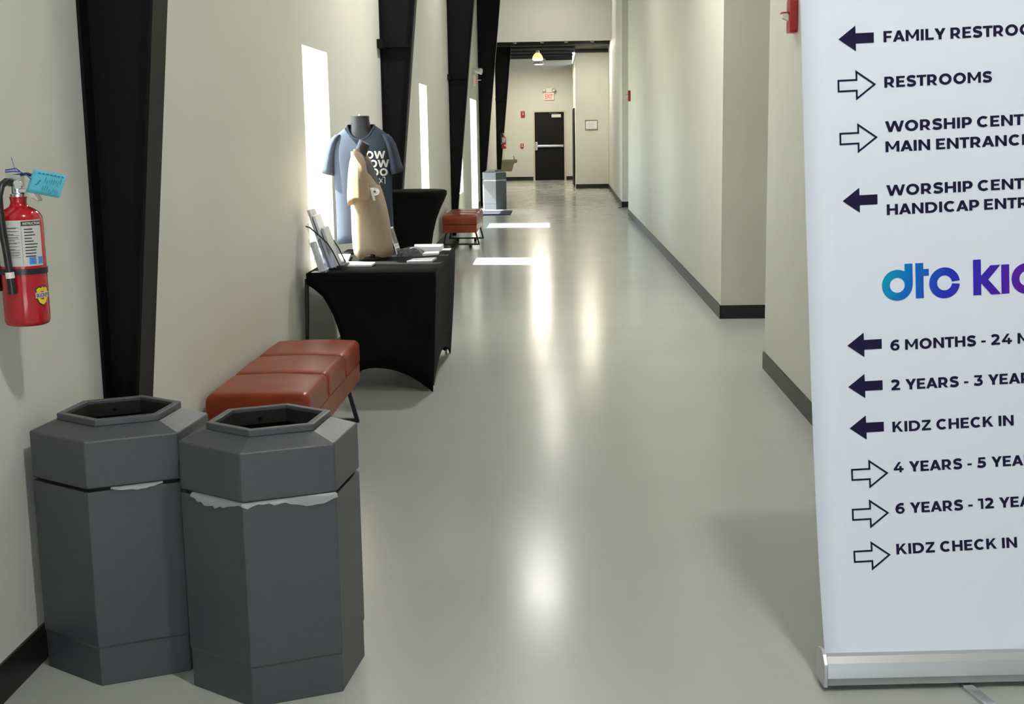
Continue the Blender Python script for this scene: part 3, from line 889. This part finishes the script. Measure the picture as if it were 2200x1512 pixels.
for k, (dx, h_, m_) in enumerate(((.006, 1.135, M_PAPERB), (.030, 1.10, M_PAPER), (.056, 1.02, M_PAPERB))):
    P, d_ = leaned(-1.470 + dx, -1.470 + dx - (h_ - TZ) * .30, 8.225, 8.425, TZ + .012, h_, 0, .016)
    tag(MB().prism(P, d_).build('brochure_stack', m_), ('tallest grey brochures at the back of the tall clear holder', 'white brochures in the middle tier of the tall clear holder', 'short grey brochures in the front tier of the tall clear holder')[k], 'brochures', None)
# printed card on a lean
cdv = [(-1.112, 9.065, TZ + .002), (-1.097, 9.185, TZ + .002), (-1.155, 9.187, TZ + .200), (-1.170, 9.067, TZ + .200)]
pc = thing('sign_card', 'small leaning photo card with a white border behind the sand-coloured t-shirt', 'card', (-1.16, 9.4, TZ))
nrm = (Vector(cdv[1]) - Vector(cdv[0])).cross(Vector(cdv[3]) - Vector(cdv[0])).normalized()
if nrm.x < 0: nrm = -nrm
MB().prism(cdv, nrm * -.004).build('card_board', M_PAPER, pc)
A, B_, C_, D_ = [Vector(p) for p in cdv]
def onc(u, v): return (A.lerp(B_, u)).lerp(D_.lerp(C_, u), v) + nrm * .0015
MB().prism([onc(.07, .42), onc(.93, .42), onc(.93, .95), onc(.07, .95)], nrm * .0005).build('photo_print', M_PHOTO, pc)
MB().prism([onc(.07, .05), onc(.93, .05), onc(.93, .25), onc(.07, .25)], nrm * .0005).build('photo_print', M_PHOTO, pc)
MB().prism([onc(.1, .30), onc(.9, .30), onc(.9, .38), onc(.1, .38)], nrm * .0006).build('caption_band', M_PAPERB, pc)
MB().prism([A + Vector((-.07, .04, 0)), A + Vector((-.065, .08, 0)), D_ + Vector((.004, .08, -.03)), D_ + Vector((.004, .04, -.03))], (.003, 0, 0)).build('easel_back', M_BLKMETAL, pc)

def flat(name, pts, z0, th, material, label, cat, bevel=.001):
    o = MB().prism([(x, y, z0) for x, y in pts], (0, 0, th)).build(name, material, None, bevel=bevel)
    return tag(o, label, cat)
flat('magazine', [(-1.368, 8.366), (-1.200, 8.366), (-1.199, 8.54), (-1.40, 8.60)], TZ + .002, .012, M_PAPER, 'white magazine lying in front of the sand-coloured t-shirt', 'magazine')
flat('flyer_stack', [(-1.52, 8.72), (-1.40, 8.70), (-1.44, 9.05), (-1.54, 9.05)], TZ + .002, .02, M_PAPER, 'bright white flyers between the wall and the sand-coloured t-shirt', 'flyers')
flat('booklet', [(-.991, 8.555), (-.830, 8.59), (-.815, 8.80), (-.97, 8.74)], TZ + .002, .014, M_PAPERB, 'grey booklet at the front right of the table', 'booklet')
flat('leaflet_stack', [(-.935, 9.03), (-.830, 9.10), (-.835, 9.25), (-.93, 9.20)], TZ + .002, .016, M_PAPER, 'short stack of white leaflets beside the folded dark shirt', 'leaflets')
flat('paper_stack', [(-1.03, 9.36), (-.835, 9.36), (-.835, 9.60), (-1.05, 9.60)], TZ + .002, .035, M_PAPER, 'wide white paper stack at the far right of the table', 'papers')
flat('envelope', [(-.80, 9.42), (-.775, 9.42), (-.775, 9.55), (-.835, 9.55), (-.835, 9.42)], TZ + .002, .006, M_PAPER, 'white envelope at the far right corner of the table', 'envelope')
# folded dark shirt
g = MB()
P = []
for i in range(9):
    row = []
    for j in range(13):
        u, v = j / 12, i / 8
        x = -1.115 + .175 * u; yb = 8.99 + .30 * v
        edge = min(u, 1 - u, v, 1 - v)
        z = TZ + .006 + .038 * min(1, edge * 5) ** .5 + .006 * math.sin(9 * u + 4 * v) + (.01 * (1 - u))
        if edge == 0: z = TZ + .003
        row.append((x, yb, z))
    P.append(row)
g.grid(P)
tag(g.build('folded_shirt', M_DARKSH, None, smooth=60), 'folded dark shirt with pale print lying beside the photo card', 'shirt')

# ================================================================== FIRE EXTINGUISHERS
def extinguisher(label, tag_it=True):
    t = local('fire_extinguisher', label, 'fire extinguisher')
    r = .062
    # origin: cylinder axis, z = 0 at bottom
    r = .063
    MB().lathe([(.001, .004), (.050, .0), (.059, .004), (r, .014), (r, .298), (.061, .312), (.053, .325), (.040, .334), (.028, .340), (.0225, .349), (.0225, .356), (.0245, .368)], (0, 0, 0), 40).build('cylinder', M_RED, t, smooth=50)
    MB().lathe([(.021, .368), (.021, .376), (.016, .378), (.016, .402)], (0, 0, 0), 20).box(-.024, .016, -.015, .015, .396, .430).build('valve', M_CHROME, t, smooth=40)
    MB().prism([(.008, -.013, .392), (.036, -.013, .392), (.056, -.013, .376), (.066, -.013, .358), (.060, -.013, .354), (.044, -.013, .364), (.030, -.013, .378), (.008, -.013, .378)], (0, .026, 0)).build('carry_handle', M_CHROME2, t, bevel=.002)
    MB().prism([(-.012, -.011, .430), (.03, -.011, .436), (.064, -.011, .424), (.064, -.011, .418), (.03, -.011, .428), (-.012, -.011, .422)], (0, .022, 0)).build('lever', M_BLKMETAL, t, bevel=.002)
    gz = Matrix.Translation((.012, -.018, .402))
    MB().tube([(.010, -.014, .403), (.010, -.026, .403)], .012, 20).build('pressure_gauge', M_CHROME2, t, smooth=40)
    hp = [(-.010, -.012, .408), (-.016, -.036, .412), (-.022, -.056, .402), (-.025, -.070, .372), (-.024, -.074, .33), (-.020, -.075, .27), (-.014, -.075, .21), (-.010, -.075, .160)]
    MB().tube(hp, .0105, 12).build('hose', M_RUBBER, t, smooth=60)
    MB().tube([(-.010, -.075, .160), (-.009, -.075, .143)], .0125, 12).build('hose_ferrule', M_WHITEP, t, smooth=50)
    MB().tube([(-.009, -.075, .143), (-.007, -.075, .115), (-.006, -.075, .098)], [.011, .012, .013], 12).build('nozzle', M_RUBBER, t, smooth=50)
    MB().lathe([(r + .0005, .150), (r + .003, .150), (r + .003, .166), (r + .0005, .166)], (0, 0, 0), 40, False, False).build('strap', M_RUBBER, t, smooth=40)
    def curved(a0, a1, z0, z1, name, material, k=.0008, par=t):
        n = 18
        rows = [[((r + k) * math.sin(math.radians(a0 + (a1 - a0) * i / n)), -(r + k) * math.cos(math.radians(a0 + (a1 - a0) * i / n)), z) for i in range(n + 1)] for z in (z0, z1)]
        return MB().grid(rows).build(name, material, par, smooth=60)
    lab = curved(-52, 78, .174, .304, 'label', M_LABEL)
    g = MB()
    def strip(a0, a1, z0, z1, k=.0014):
        n = 6
        g.grid([[((r + k) * math.sin(math.radians(a0 + (a1 - a0) * i / n)), -(r + k) * math.cos(math.radians(a0 + (a1 - a0) * i / n)), z) for i in range(n + 1)] for z in (z0, z1)])
    strip(24, 78, .288, .301)
    strip(23, 23.6, .178, .301)
    random.seed(3)
    for k in range(10):
        z = .277 - k * .0085
        strip(30, 30 + random.uniform(18, 34), z, z + .003)
        strip(-24, -24 + random.uniform(28, 42), z + .004, z + .0055)
    for k in range(9):
        z = .283 - k * .0105
        strip(-24, 18, z, z + .0008)
    g.build('label_print', M_INKK, lab)
    def wraptext(txt, cap, a0, z0, wd, material, name, par, k=.002):
        vs, fs = text_mesh(txt, cap, wd, .02)
        MB().add([((r + k) * math.sin(math.radians(a0) + x / r), -(r + k) * math.cos(math.radians(a0) + x / r), z0 + y_) for x, y_ in vs], fs).build(name, material, par)
    wraptext('INSTRUCTIONS', .007, 28, .291, .052, M_INKW, 'label_heading', lab)
    curved(38, 56, .179, .199, 'label_pictogram', M_BLUEINK, .0016, lab)
    curved(62, 76, .179, .199, 'label_pictogram', M_BLUEINK, .0016, lab)
    # shield badge
    def shield(s_, k, name, material, par):
        pts = [(0, -.028), (.012, -.021), (.018, -.010), (.019, .004), (.021, .018), (.012, .024), (.005, .021), (0, .026), (-.005, .021), (-.012, .024), (-.021, .018), (-.019, .004), (-.018, -.010), (-.012, -.021)]
        a_c = math.radians(68)
        return MB().add([((r + k) * math.sin(a_c + x * s_ / r), -(r + k) * math.cos(a_c + x * s_ / r), .088 + z * s_) for x, z in pts], [tuple(range(len(pts)))]).build(name, material, par)
    sb = shield(1.12, .0010, 'shield_badge', M_INKK, t)
    shield(.98, .0015, 'shield_face', M_YEL, sb)
    g = MB()
    g.grid([[((r + .0022) * math.sin(math.radians(a)), -(r + .0022) * math.cos(math.radians(a)), z) for a in range(46, 92, 5)] for z in (.081, .097)])
    g.build('shield_band', M_LABEL, sb, smooth=60)
    wraptext('BUCKEYE', .010, 49, .084, .044, M_INKK, 'shield_lettering', sb, .0028)
    # wall bracket
    MB().box(-.092, -.064, -.02, .02, .10, .42).build('wall_bracket', M_BLKMETAL, t)
    return t
ext = extinguisher('red fire extinguisher on the near left wall with a blue tag')
ext.location = (-1.533, 3.69, 1.085)
MB().box(-.092, -.060, -.010, .004, .365, .43).box(-.075, -.056, -.012, .006, .365, .375).build('bracket_hook', M_BLKMETAL, ext)
# tag and its blue tie
tg = thing('inspection_tag', 'cyan inspection tag tied to the near fire extinguisher', 'tag', (-1.47, 3.66, 1.5))
def tgp(u, v, k=0):  # card corners measured on the photograph, 3.62 m away
    a, b, c_, d_ = Vector((-1.496, 3.655, 1.467)), Vector((-1.398, 3.645, 1.449)), Vector((-1.372, 3.650, 1.512)), Vector((-1.470, 3.660, 1.530))
    p = a.lerp(b, u).lerp(d_.lerp(c_, u), v)
    return (p.x, p.y - k + .006 * math.sin(PI * u), p.z)
MB().grid([[tgp(j / 8, i / 5) for j in range(9)] for i in range(6)]).build('card', M_TAG, tg, smooth=60, solid=.0008)
g = MB()
random.seed(5)
for k in range(8):
    u0 = .42 + .065 * k
    for q in range(2):
        v0 = .10 + .36 * q + random.uniform(0, .1); v1 = v0 + random.uniform(.12, .25)
        g.grid([[tgp(u0, v0, .002), tgp(u0 + .018, v0, .002)], [tgp(u0, v1, .002), tgp(u0 + .018, v1, .002)]])
for k in range(7):
    u0 = .16 + .115 * k
    g.grid([[tgp(u0, .86, .002), tgp(u0 + .08, .86, .002)], [tgp(u0, .91, .002), tgp(u0 + .08, .91, .002)]])
g.grid([[tgp(.22, .42, .002), tgp(.26, .40, .002)], [tgp(.27, .62, .002), tgp(.31, .60, .002)]])
g.grid([[tgp(.18, .38, .002), tgp(.24, .36, .002)], [tgp(.18, .42, .002), tgp(.24, .42, .002)]])
g.build('handwriting', M_TAGINK, tg)
MB().tube([(-1.478, 3.657, 1.503), (-1.49, 3.655, 1.515), (-1.51, 3.66, 1.524), (-1.535, 3.67, 1.525), (-1.555, 3.67, 1.523), (-1.56, 3.68, 1.528), (-1.53, 3.685, 1.533), (-1.515, 3.67, 1.526)], .0018, 8).tube([(-1.525, 3.665, 1.527), (-1.531, 3.66, 1.565)], .0008, 6).build('plastic_tie', M_SEAL, tg, smooth=60)

ext2 = extinguisher('small red fire extinguisher hanging on the farthest black column')
ext2.location = (-1.425, 36.12, 1.09); ext2.rotation_euler.z = -.6

# ================================================================== ALARMS, SIGNS AND NOTICES
def strobe(label, x, y, z, face):
    """face 'x': on the right wall facing -x; face 'y': on the far wall facing -y"""
    t = local('fire_alarm', label, 'fire alarm')
    MB().prism([(-.055, 0, -.095), (.055, 0, -.095), (.062, 0, -.085), (.062, 0, .085), (.055, 0, .095), (-.055, 0, .095), (-.062, 0, .085), (-.062, 0, -.085)], (0, -.045, 0)).build('housing', M_ALARM, t, bevel=.008, segs=3)
    MB().prism([(-.03, -.045, -.03), (.03, -.045, -.03), (.026, -.082, -.012), (-.026, -.082, -.012)], (0, 0, .042)).build('strobe_lens', M_WHITEP, t, bevel=.006)
    MB().prism([(-.032, -.045, .016), (.032, -.045, .016), (.026, -.088, .012), (-.026, -.088, .012)], (0, 0, .008)).build('lens_hood', M_ALARM, t)
    vs, fs = text_mesh('FIRE', .016, .062, .02)
    o = MB()
    if face == 'x':
        o.add([(-.0624, -.022 + (b - .008), .06 - a) for a, b in vs], fs).build('lettering', M_INKW, t)
    else:
        o.add([(-.031 + a, -.0455, .055 + b) for a, b in vs], fs).build('lettering', M_INKW, t)
    t.location = (x, y, z)
    if face == 'x': t.rotation_euler.z = -PI / 2
    return t
a1 = strobe('red fire alarm strobe on the near right wall, partly behind the banner', 1.39, 7.78, 2.235, 'x')
a2 = strobe('small red fire alarm strobe far along the right wall', 1.343, 23.85, 2.17, 'x')
a3 = strobe('red fire alarm with a white lens left of the far black door', -1.03, 41.9, 2.075, 'y')
pl = thing('pull_station', 'small red pull station on the far wall, below the fire alarm', 'pull station', (-1.07, 41.9, 1.09))
MB().box(-1.12, -1.02, 41.86, 41.9, 1.02, 1.16).build('housing', M_ALARM, pl, bevel=.008)
MB().box(-1.10, -1.04, 41.84, 41.86, 1.06, 1.085).box(-1.095, -1.045, 41.855, 41.86, 1.11, 1.14).build('pull_handle', M_WHITEP, pl)

# exit sign over the far door
ex = thing('exit_sign', 'lit red EXIT sign with emergency lights over the far black door', 'exit sign', (-.2, 41.9, 2.6))
MB().box(-.355, -.045, 41.84, 41.9, 2.505, 2.72).build('sign_box', M_EXITFACE, ex, bevel=.006)
vs, fs = text_mesh('EXIT', .135, .245, .02)
MB().add([(-.322 + a, 41.837, 2.545 + b) for a, b in vs], fs).build('lettering', M_EXITRED, ex)
MB().box(-.30, -.10, 41.82, 41.9, 2.735, 2.87).build('battery_box', M_WHITEP, ex, bevel=.01)
for x in (-.355, -.045):
    hd = MB().lathe([(.055, 0), (.05, .05), (.03, .08)], (0, 0, 0), 16).build('emergency_head', M_WHITEP, ex, smooth=50)
    me = hd.data
    rot = Matrix.Rotation(PI / 2, 3, 'X')
    for v_ in me.vertices:
        v_.co = rot @ (v_.co + ORG[ex.name]) ; v_.co = v_.co + Vector((x, 41.80, 2.80)) - ORG[ex.name]
# exit sign over the side door, seen edge-on
ex2 = thing('exit_sign', 'white EXIT sign seen edge-on above the glazed side door', 'exit sign', (XL, 26.3, 2.5))
MB().box(XL, XL + .055, 26.15, 26.45, 2.47, 2.69).build('sign_box', M_WHITEP, ex2, bevel=.006)
MB().box(XL, XL + .07, 26.2, 26.4, 2.70, 2.83).build('battery_box', M_WHITEP, ex2, bevel=.01)
for yy in (26.13, 26.47):
    MB().tube([(XL + .06, yy, 2.77), (XL + .17, yy - .03, 2.75)], [.035, .06], 16).build('emergency_head', M_WHITEP, ex2, smooth=50)
MB().bar((XL + .05, 26.3, 2.58), (XL + .16, 26.25, 2.585), .02, .01).build('arm', M_WHITEP, ex2)
vs, fs = text_mesh('EXIT', .13, .24, .02)
MB().add([(XL + .0565, 26.42 - a, 2.515 + b) for a, b in vs][::1], fs).build('lettering', M_EXITRED, ex2)

# framed notice
nf = thing('framed_notice', 'small framed white notice on the cream wall right of the far door', 'framed notice', (.96, 35.7, 1.57))
g = MB()
x0, x1, z0, z1 = .792, 1.128, 1.572, 1.828
g.box(x0, x1, 35.67, 35.7, z0, z0 + .016).box(x0, x1, 35.67, 35.7, z1 - .016, z1).box(x0, x0 + .016, 35.67, 35.7, z0 + .016, z1 - .016).box(x1 - .016, x1, 35.67, 35.7, z0 + .016, z1 - .016)
g.build('frame', mat('grey_frame', (.12, .12, .11), .5), nf)
MB().box(x0 + .016, x1 - .016, 35.685, 35.69, z0 + .016, z1 - .016).build('notice_sheet', M_PAPER, nf)
g = MB()
for k in range(7):
    g.box(x0 + .06, x1 - .06 - .02 * (k % 3), 35.683, 35.685, 1.62 + k * .022, 1.626 + k * .022)
g.build('printed_lines', mat('faint_print', (.5, .5, .5), .8), nf)

# ================================================================== DRINKING FOUNTAIN, MAT
df = thing('drinking_fountain', 'stainless wall drinking fountain beyond the far trash can', 'drinking fountain', (XL, 38.0, .5))
MB().loft([[(XL + a * .35, 37.85 + b * .3, .42) for a, b in ((0, 0), (1, 0), (1, 1), (0, 1))], [(XL + a * .42, 37.80 + b * .4, .66) for a, b in ((0, 0), (1, 0), (1, 1), (0, 1))]]).build('apron', M_STAIN, df)
MB().box(XL, XL + .50, 37.76, 38.24, .66, .76).build('basin', M_STAIN, df, bevel=.02)
MB().tube([(XL + .42, 37.9, .76), (XL + .42, 37.9, .83), (XL + .39, 37.9, .85)], .013, 10).build('spout', M_STAIN, df, smooth=50)
g = MB().box(XL + .22, XL + .72, 0, 0, 0, 0)
dm = MB().box(-1.47, -.885, 25.02, 26.28, 0.0, .012).build('doormat', M_MAT, None, bevel=.004)
tag(dm, 'dark grey doormat on the floor in front of the glazed side door', 'doormat')

# ================================================================== LAMPS
def pendant(label, x, y, z, power, kind='hall'):
    t = local('pendant_lamp', label, 'lamp', 'ceiling lamps')
    top = (HT if kind == 'hall' else 3.94) - z
    MB().tube([(0, 0, .28), (0, 0, top)], .008, 8).build('stem', M_BLKMETAL, t, smooth=40)
    MB().lathe([(.05, .20), (.06, .22), (.05, .28), (.02, .30)], (0, 0, 0), 20).build('gear_box', M_GREYMET, t, smooth=40)
    if kind == 'amber':
        MB().lathe([(.12, .02), (.15, .06), (.13, .12), (.10, .17), (.06, .21)], (0, 0, 0), 28, False, False).build('shade', M_AMBER, t, smooth=60)
    else:
        k_ = 1.0 if kind != 'hall' else 1.8
        MB().lathe([(.17 * k_, .015), (.165 * k_, .06), (.11, .14), (.06, .21)], (0, 0, 0), 28, False, False).build('shade', M_GREYMET, t, smooth=60)
    k_ = 1.0 if kind != 'hall' else 1.9
    MB().lathe([(.001, .0), (.10 * k_, .004), (.145 * k_, .03), (.14 * k_, .05)], (0, 0, 0), 28, True, False).build('lens', M_LAMP, t, smooth=60)
    t.location = (x, y, z)
    l = bpy.data.lights.new('lamp_light', 'AREA'); l.shape = 'DISK'; l.size = (.50 if kind != 'hall' else .60) if y > 3 else .32; l.energy = power
    l.color = (1.0, .97, .90) if kind == 'hall' else (1.0, .93, .76)
    lo = bpy.data.objects.new('lamp_light', l); COL.objects.link(lo)
    lo.parent = t; lo.location = (0, 0, -.02)
    return t
pendant('round hall lamp over the banner, above the frame', .9, 1.7, 5.0, 115)
pendant('round hall lamp over the merchandise table, above the frame', -.05, 10.95, 5.0, 160)
pendant('added fill lamp over the near bench, above the frame', .5, 6.0, 5.0, 26)  # extra lamp added to brighten the left wall
pendant('round hall lamp over the far bench, above the frame', -.27, 18.2, 5.0, 45)
pendant('added fill lamp before the header wall, above the frame', -.1, 31.6, 5.4, 45)  # extra lamp put in to light up the header wall
pendant('lamp tucked behind the header beam, lighting the jutting wall', .85, 33.88, 3.80, 68, 'far')
pendant('glowing amber bell lamp hanging under the far black ceiling', -.48, 37.0, 3.47, 90, 'amber')
pendant('bright white lamp behind and below the amber bell lamp', -.487, 40.0, 3.50, 60, 'far')

# ================================================================== ROLL-UP BANNER
bn = thing('banner_stand', 'white roll-up wayfinding banner with navy arrows, cut off by the right edge', 'banner', (1.19, 3.70, 0))
BQ = dict(x0=.7619, y0=3.7285, psi=.0522, al=.036, b1=.0431, b2=-.1084)
cps, sps = math.cos(BQ['psi']), math.sin(BQ['psi'])
def bp_(s_, t_, k=0.0):
    ca, sa = math.cos(BQ['al']), math.sin(BQ['al'])
    ss = s_ * ca - t_ * sa; tt = s_ * sa + t_ * ca
    d_ = BQ['b1'] * tt + BQ['b2'] * math.exp(-tt / .45) - k
    return (BQ['x0'] + ss * cps - d_ * sps, BQ['y0'] + ss * sps + d_ * cps, .09 + tt)
BW = .85
sheet = MB().grid([[bp_(BW * j / 10, -.05 + 2.05 * i / 40) for j in range(11)] for i in range(41)]).build('printed_sheet', M_BANNER, bn, smooth=60, solid=.0006)
def row(txt, t0, s0, cap, wd, ref, k=1.0):
    vs, fs = sign_text(ref, cap)
    kx = k * wd / max(v[0] for v in vs)
    vs, fs = sign_text(txt, cap)
    MB().add([bp_(s0 + a * kx, t0 + b, .0015) for a, b in vs], fs).build('lettering', M_INK, sheet)
R0 = .307
for txt, t0, s0, cap in (('FAMILY RESTROOMS', 1.747, .2323, .0308), ('RESTROOMS', 1.6210, .2323, .0305), ('WORSHIP CENTER', 1.4966, .2323, .0305), ('MAIN ENTRANCE', 1.4402, .2323, .0305),
                         ('WORSHIP CENTER', 1.3164, .2323, .0305), ('HANDICAP ENTRANCE', 1.262, .2323, .0305)):
    row(txt, t0, s0, cap, R0, 'RESTROOMS', {'W': 1.05, 'M': 1.05, 'H': 1.04}.get(txt[0], 1.0))
for txt, t0, s0 in (('6 MONTHS - 24 MONTHS', .8719, .2333), ('2 YEARS - 3 YEARS', .7561, .2325), ('KIDZ CHECK IN', .6344, .2325), ('4 YEARS - 5 YEARS', .5161, .2310), ('6 YEARS - 12 YEARS', .3960, .2320), ('KIDZ CHECK IN', .2785, .2290)):
    row(txt, t0, s0, .0305, .296, 'KIDZ CHECK')
FA = [(0, 0), (.0485, .0355), (.0490, .0142), (.1005, .0142), (.1003, -.0142), (.0492, -.0142), (.0490, -.0355)]
for s0, t0 in ((.1046, 1.7617), (.1059, 1.3085), (.1084, .8930), (.1074, .7731), (.1073, .6523)):
    MB().add([bp_(s0 + a, t0 + b, .0015) for a, b in FA], [(0, 1, 2), (2, 3, 4, 5), (0, 2, 5), (0, 5, 6)]).build('solid_arrow', M_INK, sheet)
def outline(poly, wd):
    n = len(poly); inner = []
    for i in range(n):
        p0 = Vector(poly[i - 1]).to_2d(); p = Vector(poly[i]).to_2d(); p1 = Vector(poly[(i + 1) % n]).to_2d()
        e0 = (p - p0).normalized(); e1 = (p1 - p).normalized()
        n0 = Vector((-e0.y, e0.x)); n1 = Vector((-e1.y, e1.x))
        m_ = (n0 + n1); m_ = m_ / max(.25, m_.dot(n0))
        inner.append(p + m_ * wd)
    return inner
OA = [(0, -.0175), (.0515, -.0175), (.0515, -.0425), (.1096, 0), (.0515, .0425), (.0515, .0175), (0, .0175)]
IA = outline([(a, b, 0) for a, b in OA], .0052)
for s0, t0 in ((.0994, 1.6320), (.1012, 1.4840), (.1069, .5165), (.1040, .4005), (.1026, .2790)):
    n = len(OA)
    MB().add([bp_(s0 + a, t0 + b, .0015) for a, b in OA] + [bp_(s0 + a, t0 + b, .0015) for a, b in IA], [(i, (i + 1) % n, n + (i + 1) % n, n + i) for i in range(n)]).build('outline_arrow', M_INK, sheet)
# the children's logo: rounded bold letters with a cyan-blue-violet printed blend
def logo_mat():
    m, nt, b = nodes_of('logo_print')
    b.inputs['Roughness'].default_value = .7
    b.inputs['Specular IOR Level'].default_value = .1
    tc = nt.nodes.new('ShaderNodeTexCoord')
    sx = nt.nodes.new('ShaderNodeSeparateXYZ'); nt.links.new(tc.outputs['Object'], sx.inputs[0])
    ad = nt.nodes.new('ShaderNodeMath'); ad.operation = 'MULTIPLY_ADD'; ad.inputs[1].default_value = -.35; nt.links.new(sx.outputs['Z'], ad.inputs[0])
    nt.links.new(sx.outputs['X'], ad.inputs[2])
    mr = nt.nodes.new('ShaderNodeMapRange')
    mr.inputs['From Min'].default_value = -.26 - .35 * 1.17; mr.inputs['From Max'].default_value = .32 - .35 * 1.17
    nt.links.new(ad.outputs[0], mr.inputs['Value'])
    r = nt.nodes.new('ShaderNodeValToRGB'); e = r.color_ramp.elements
    e[0].position = 0; e[0].color = (.006, .30, .46, 1)
    e[1].position = 1; e[1].color = (.21, .015, .25, 1)
    for p_, c_ in ((.14, (.006, .14, .48, 1)), (.34, (.018, .03, .44, 1)), (.56, (.05, .016, .36, 1)), (.78, (.11, .014, .30, 1))):
        q = e.new(p_); q.color = c_
    nt.links.new(mr.outputs['Result'], r.inputs['Fac']); nt.links.new(r.outputs['Color'], b.inputs['Base Color'])
    return m
M_LOGO = logo_mat()
def annulus(cx, cy, ro, ri, a0, a1, n=40):
    o = arc(cx, cy, ro, a0, a1, n); i_ = arc(cx, cy, ri, a0, a1, n)
    m_ = n + 1
    return o + i_, [(k, k + 1, m_ + k + 1, m_ + k) for k in range(n)]
def rect(x0, x1, y0, y1):
    return [(x0, y0), (x1, y0), (x1, y1), (x0, y1)], [(0, 1, 2, 3)]
LB = 1.0165  # baseline
Rr, Ri, Wd = .0445, .0215, .023
def letter(*shapes):
    b = MB()
    for k, (vs, fs) in enumerate(shapes):
        b.add([bp_(a, c_, .0015 + .0002 * k) for a, c_ in vs], fs)
    b.build('logo_letter', M_LOGO, sheet)
letter(annulus(.2580, LB + .0432, Rr, Ri, 0, 360, 56), rect(.2800, .3030, LB + .043, LB + .1035))
letter(rect(.3112, .3342, LB + .0025, LB + .1035), rect(.3342, .3500, LB + .066, LB + .0855))
letter(annulus(.3950, LB + .0428, Rr, Ri, 6, 354, 56))
letter(rect(.4782, .5012, LB + .002, LB + .1045), ([(.5012, LB + .057), (.5285, LB + .0862), (.5572, LB + .0862), (.5205, LB + .044)], [(0, 1, 2, 3)]), ([(.5012, LB + .036), (.5205, LB + .047), (.5585, LB + .002), (.5300, LB + .002)], [(3, 2, 1, 0)]), ([(.5012, LB + .057), (.5205, LB + .047), (.5205, LB + .044), (.5012, LB + .034)], [(0, 1, 2, 3)]))
letter(rect(.5600, .5830, LB + .002, LB + .0862))
letter(annulus(.6340, LB + .0428, Rr, Ri, 0, 360, 56), rect(.6560, .6790, LB + .043, LB + .1035))
letter(rect(.688, .752, LB + .066, LB + .086), rect(.688, .752, LB + .002, LB + .022), ([(.688, LB + .022), (.712, LB + .022), (.752, LB + .066), (.728, LB + .066)], [(0, 1, 2, 3)]))

# cassette base, end caps, feet, pole
U = Vector((cps, sps, 0)); Nn = Vector((-sps, cps, 0))
def cas(prof, s0, s1):
    o = Vector((.757, 3.585, 0))
    return [[o + U * s_ + Nn * a + Vector((0, 0, b)) for a, b in prof] for s_ in (s0, s1)]
pf = [(0, .018), (.09, .018), (.095, .03), (.095, .075), (.075, .098), (.045, .104), (.022, .098), (.006, .082), (0, .062), (-.003, .040), (0, .032)]
g = MB(); r_ = cas(pf, .012, .878); g.loft([[tuple(p) for p in q] for q in r_])
cs = g.build('cassette', M_SATIN, bn, smooth=25)
pe = [(-.006, .014), (.100, .014), (.100, .085), (.078, .108), (.045, .114), (.018, .106), (-.004, .085)]
for a, b in ((0, .012), (.878, .890)):
    g = MB(); r_ = cas(pe, a, b); g.loft([[tuple(p) for p in q] for q in r_])
    g.build('end_cap', M_CHROME, bn, bevel=.002)
for s_ in (.405, .62):
    o = Vector((.757, 3.585, 0)) + U * s_
    dv = Vector((.22, -1, 0)).normalized()
    sd = dv.cross(Vector((0, 0, 1)))
    a = o + Vector((0, .06, .0)); 
    g = MB().loft([[tuple(a + dv * q + sd * e * .017 + Vector((0, 0, z))) for e, z in ((-1, .0), (1, .0), (1, zt), (.8, zt + .004), (-.8, zt + .004), (-1, zt))] for q, zt in ((0, .010), (.20, .010), (.235, .008))])
    g.build('swivel_foot', M_CHROME2, bn, smooth=40)
pb = Vector(bp_(.43, 0)); pt = Vector(bp_(.43, 1.98))
MB().tube([tuple(Vector(bp_(.43, 1.98 * i / 14)) + Vector((0, .022, 0))) for i in range(15)], .009, 10).build('support_pole', M_CHROME, bn, smooth=40)
MB().tube([bp_(0, 1.995), bp_(BW, 1.995)], .012, 12).build('top_rail', M_CHROME, bn, smooth=40)
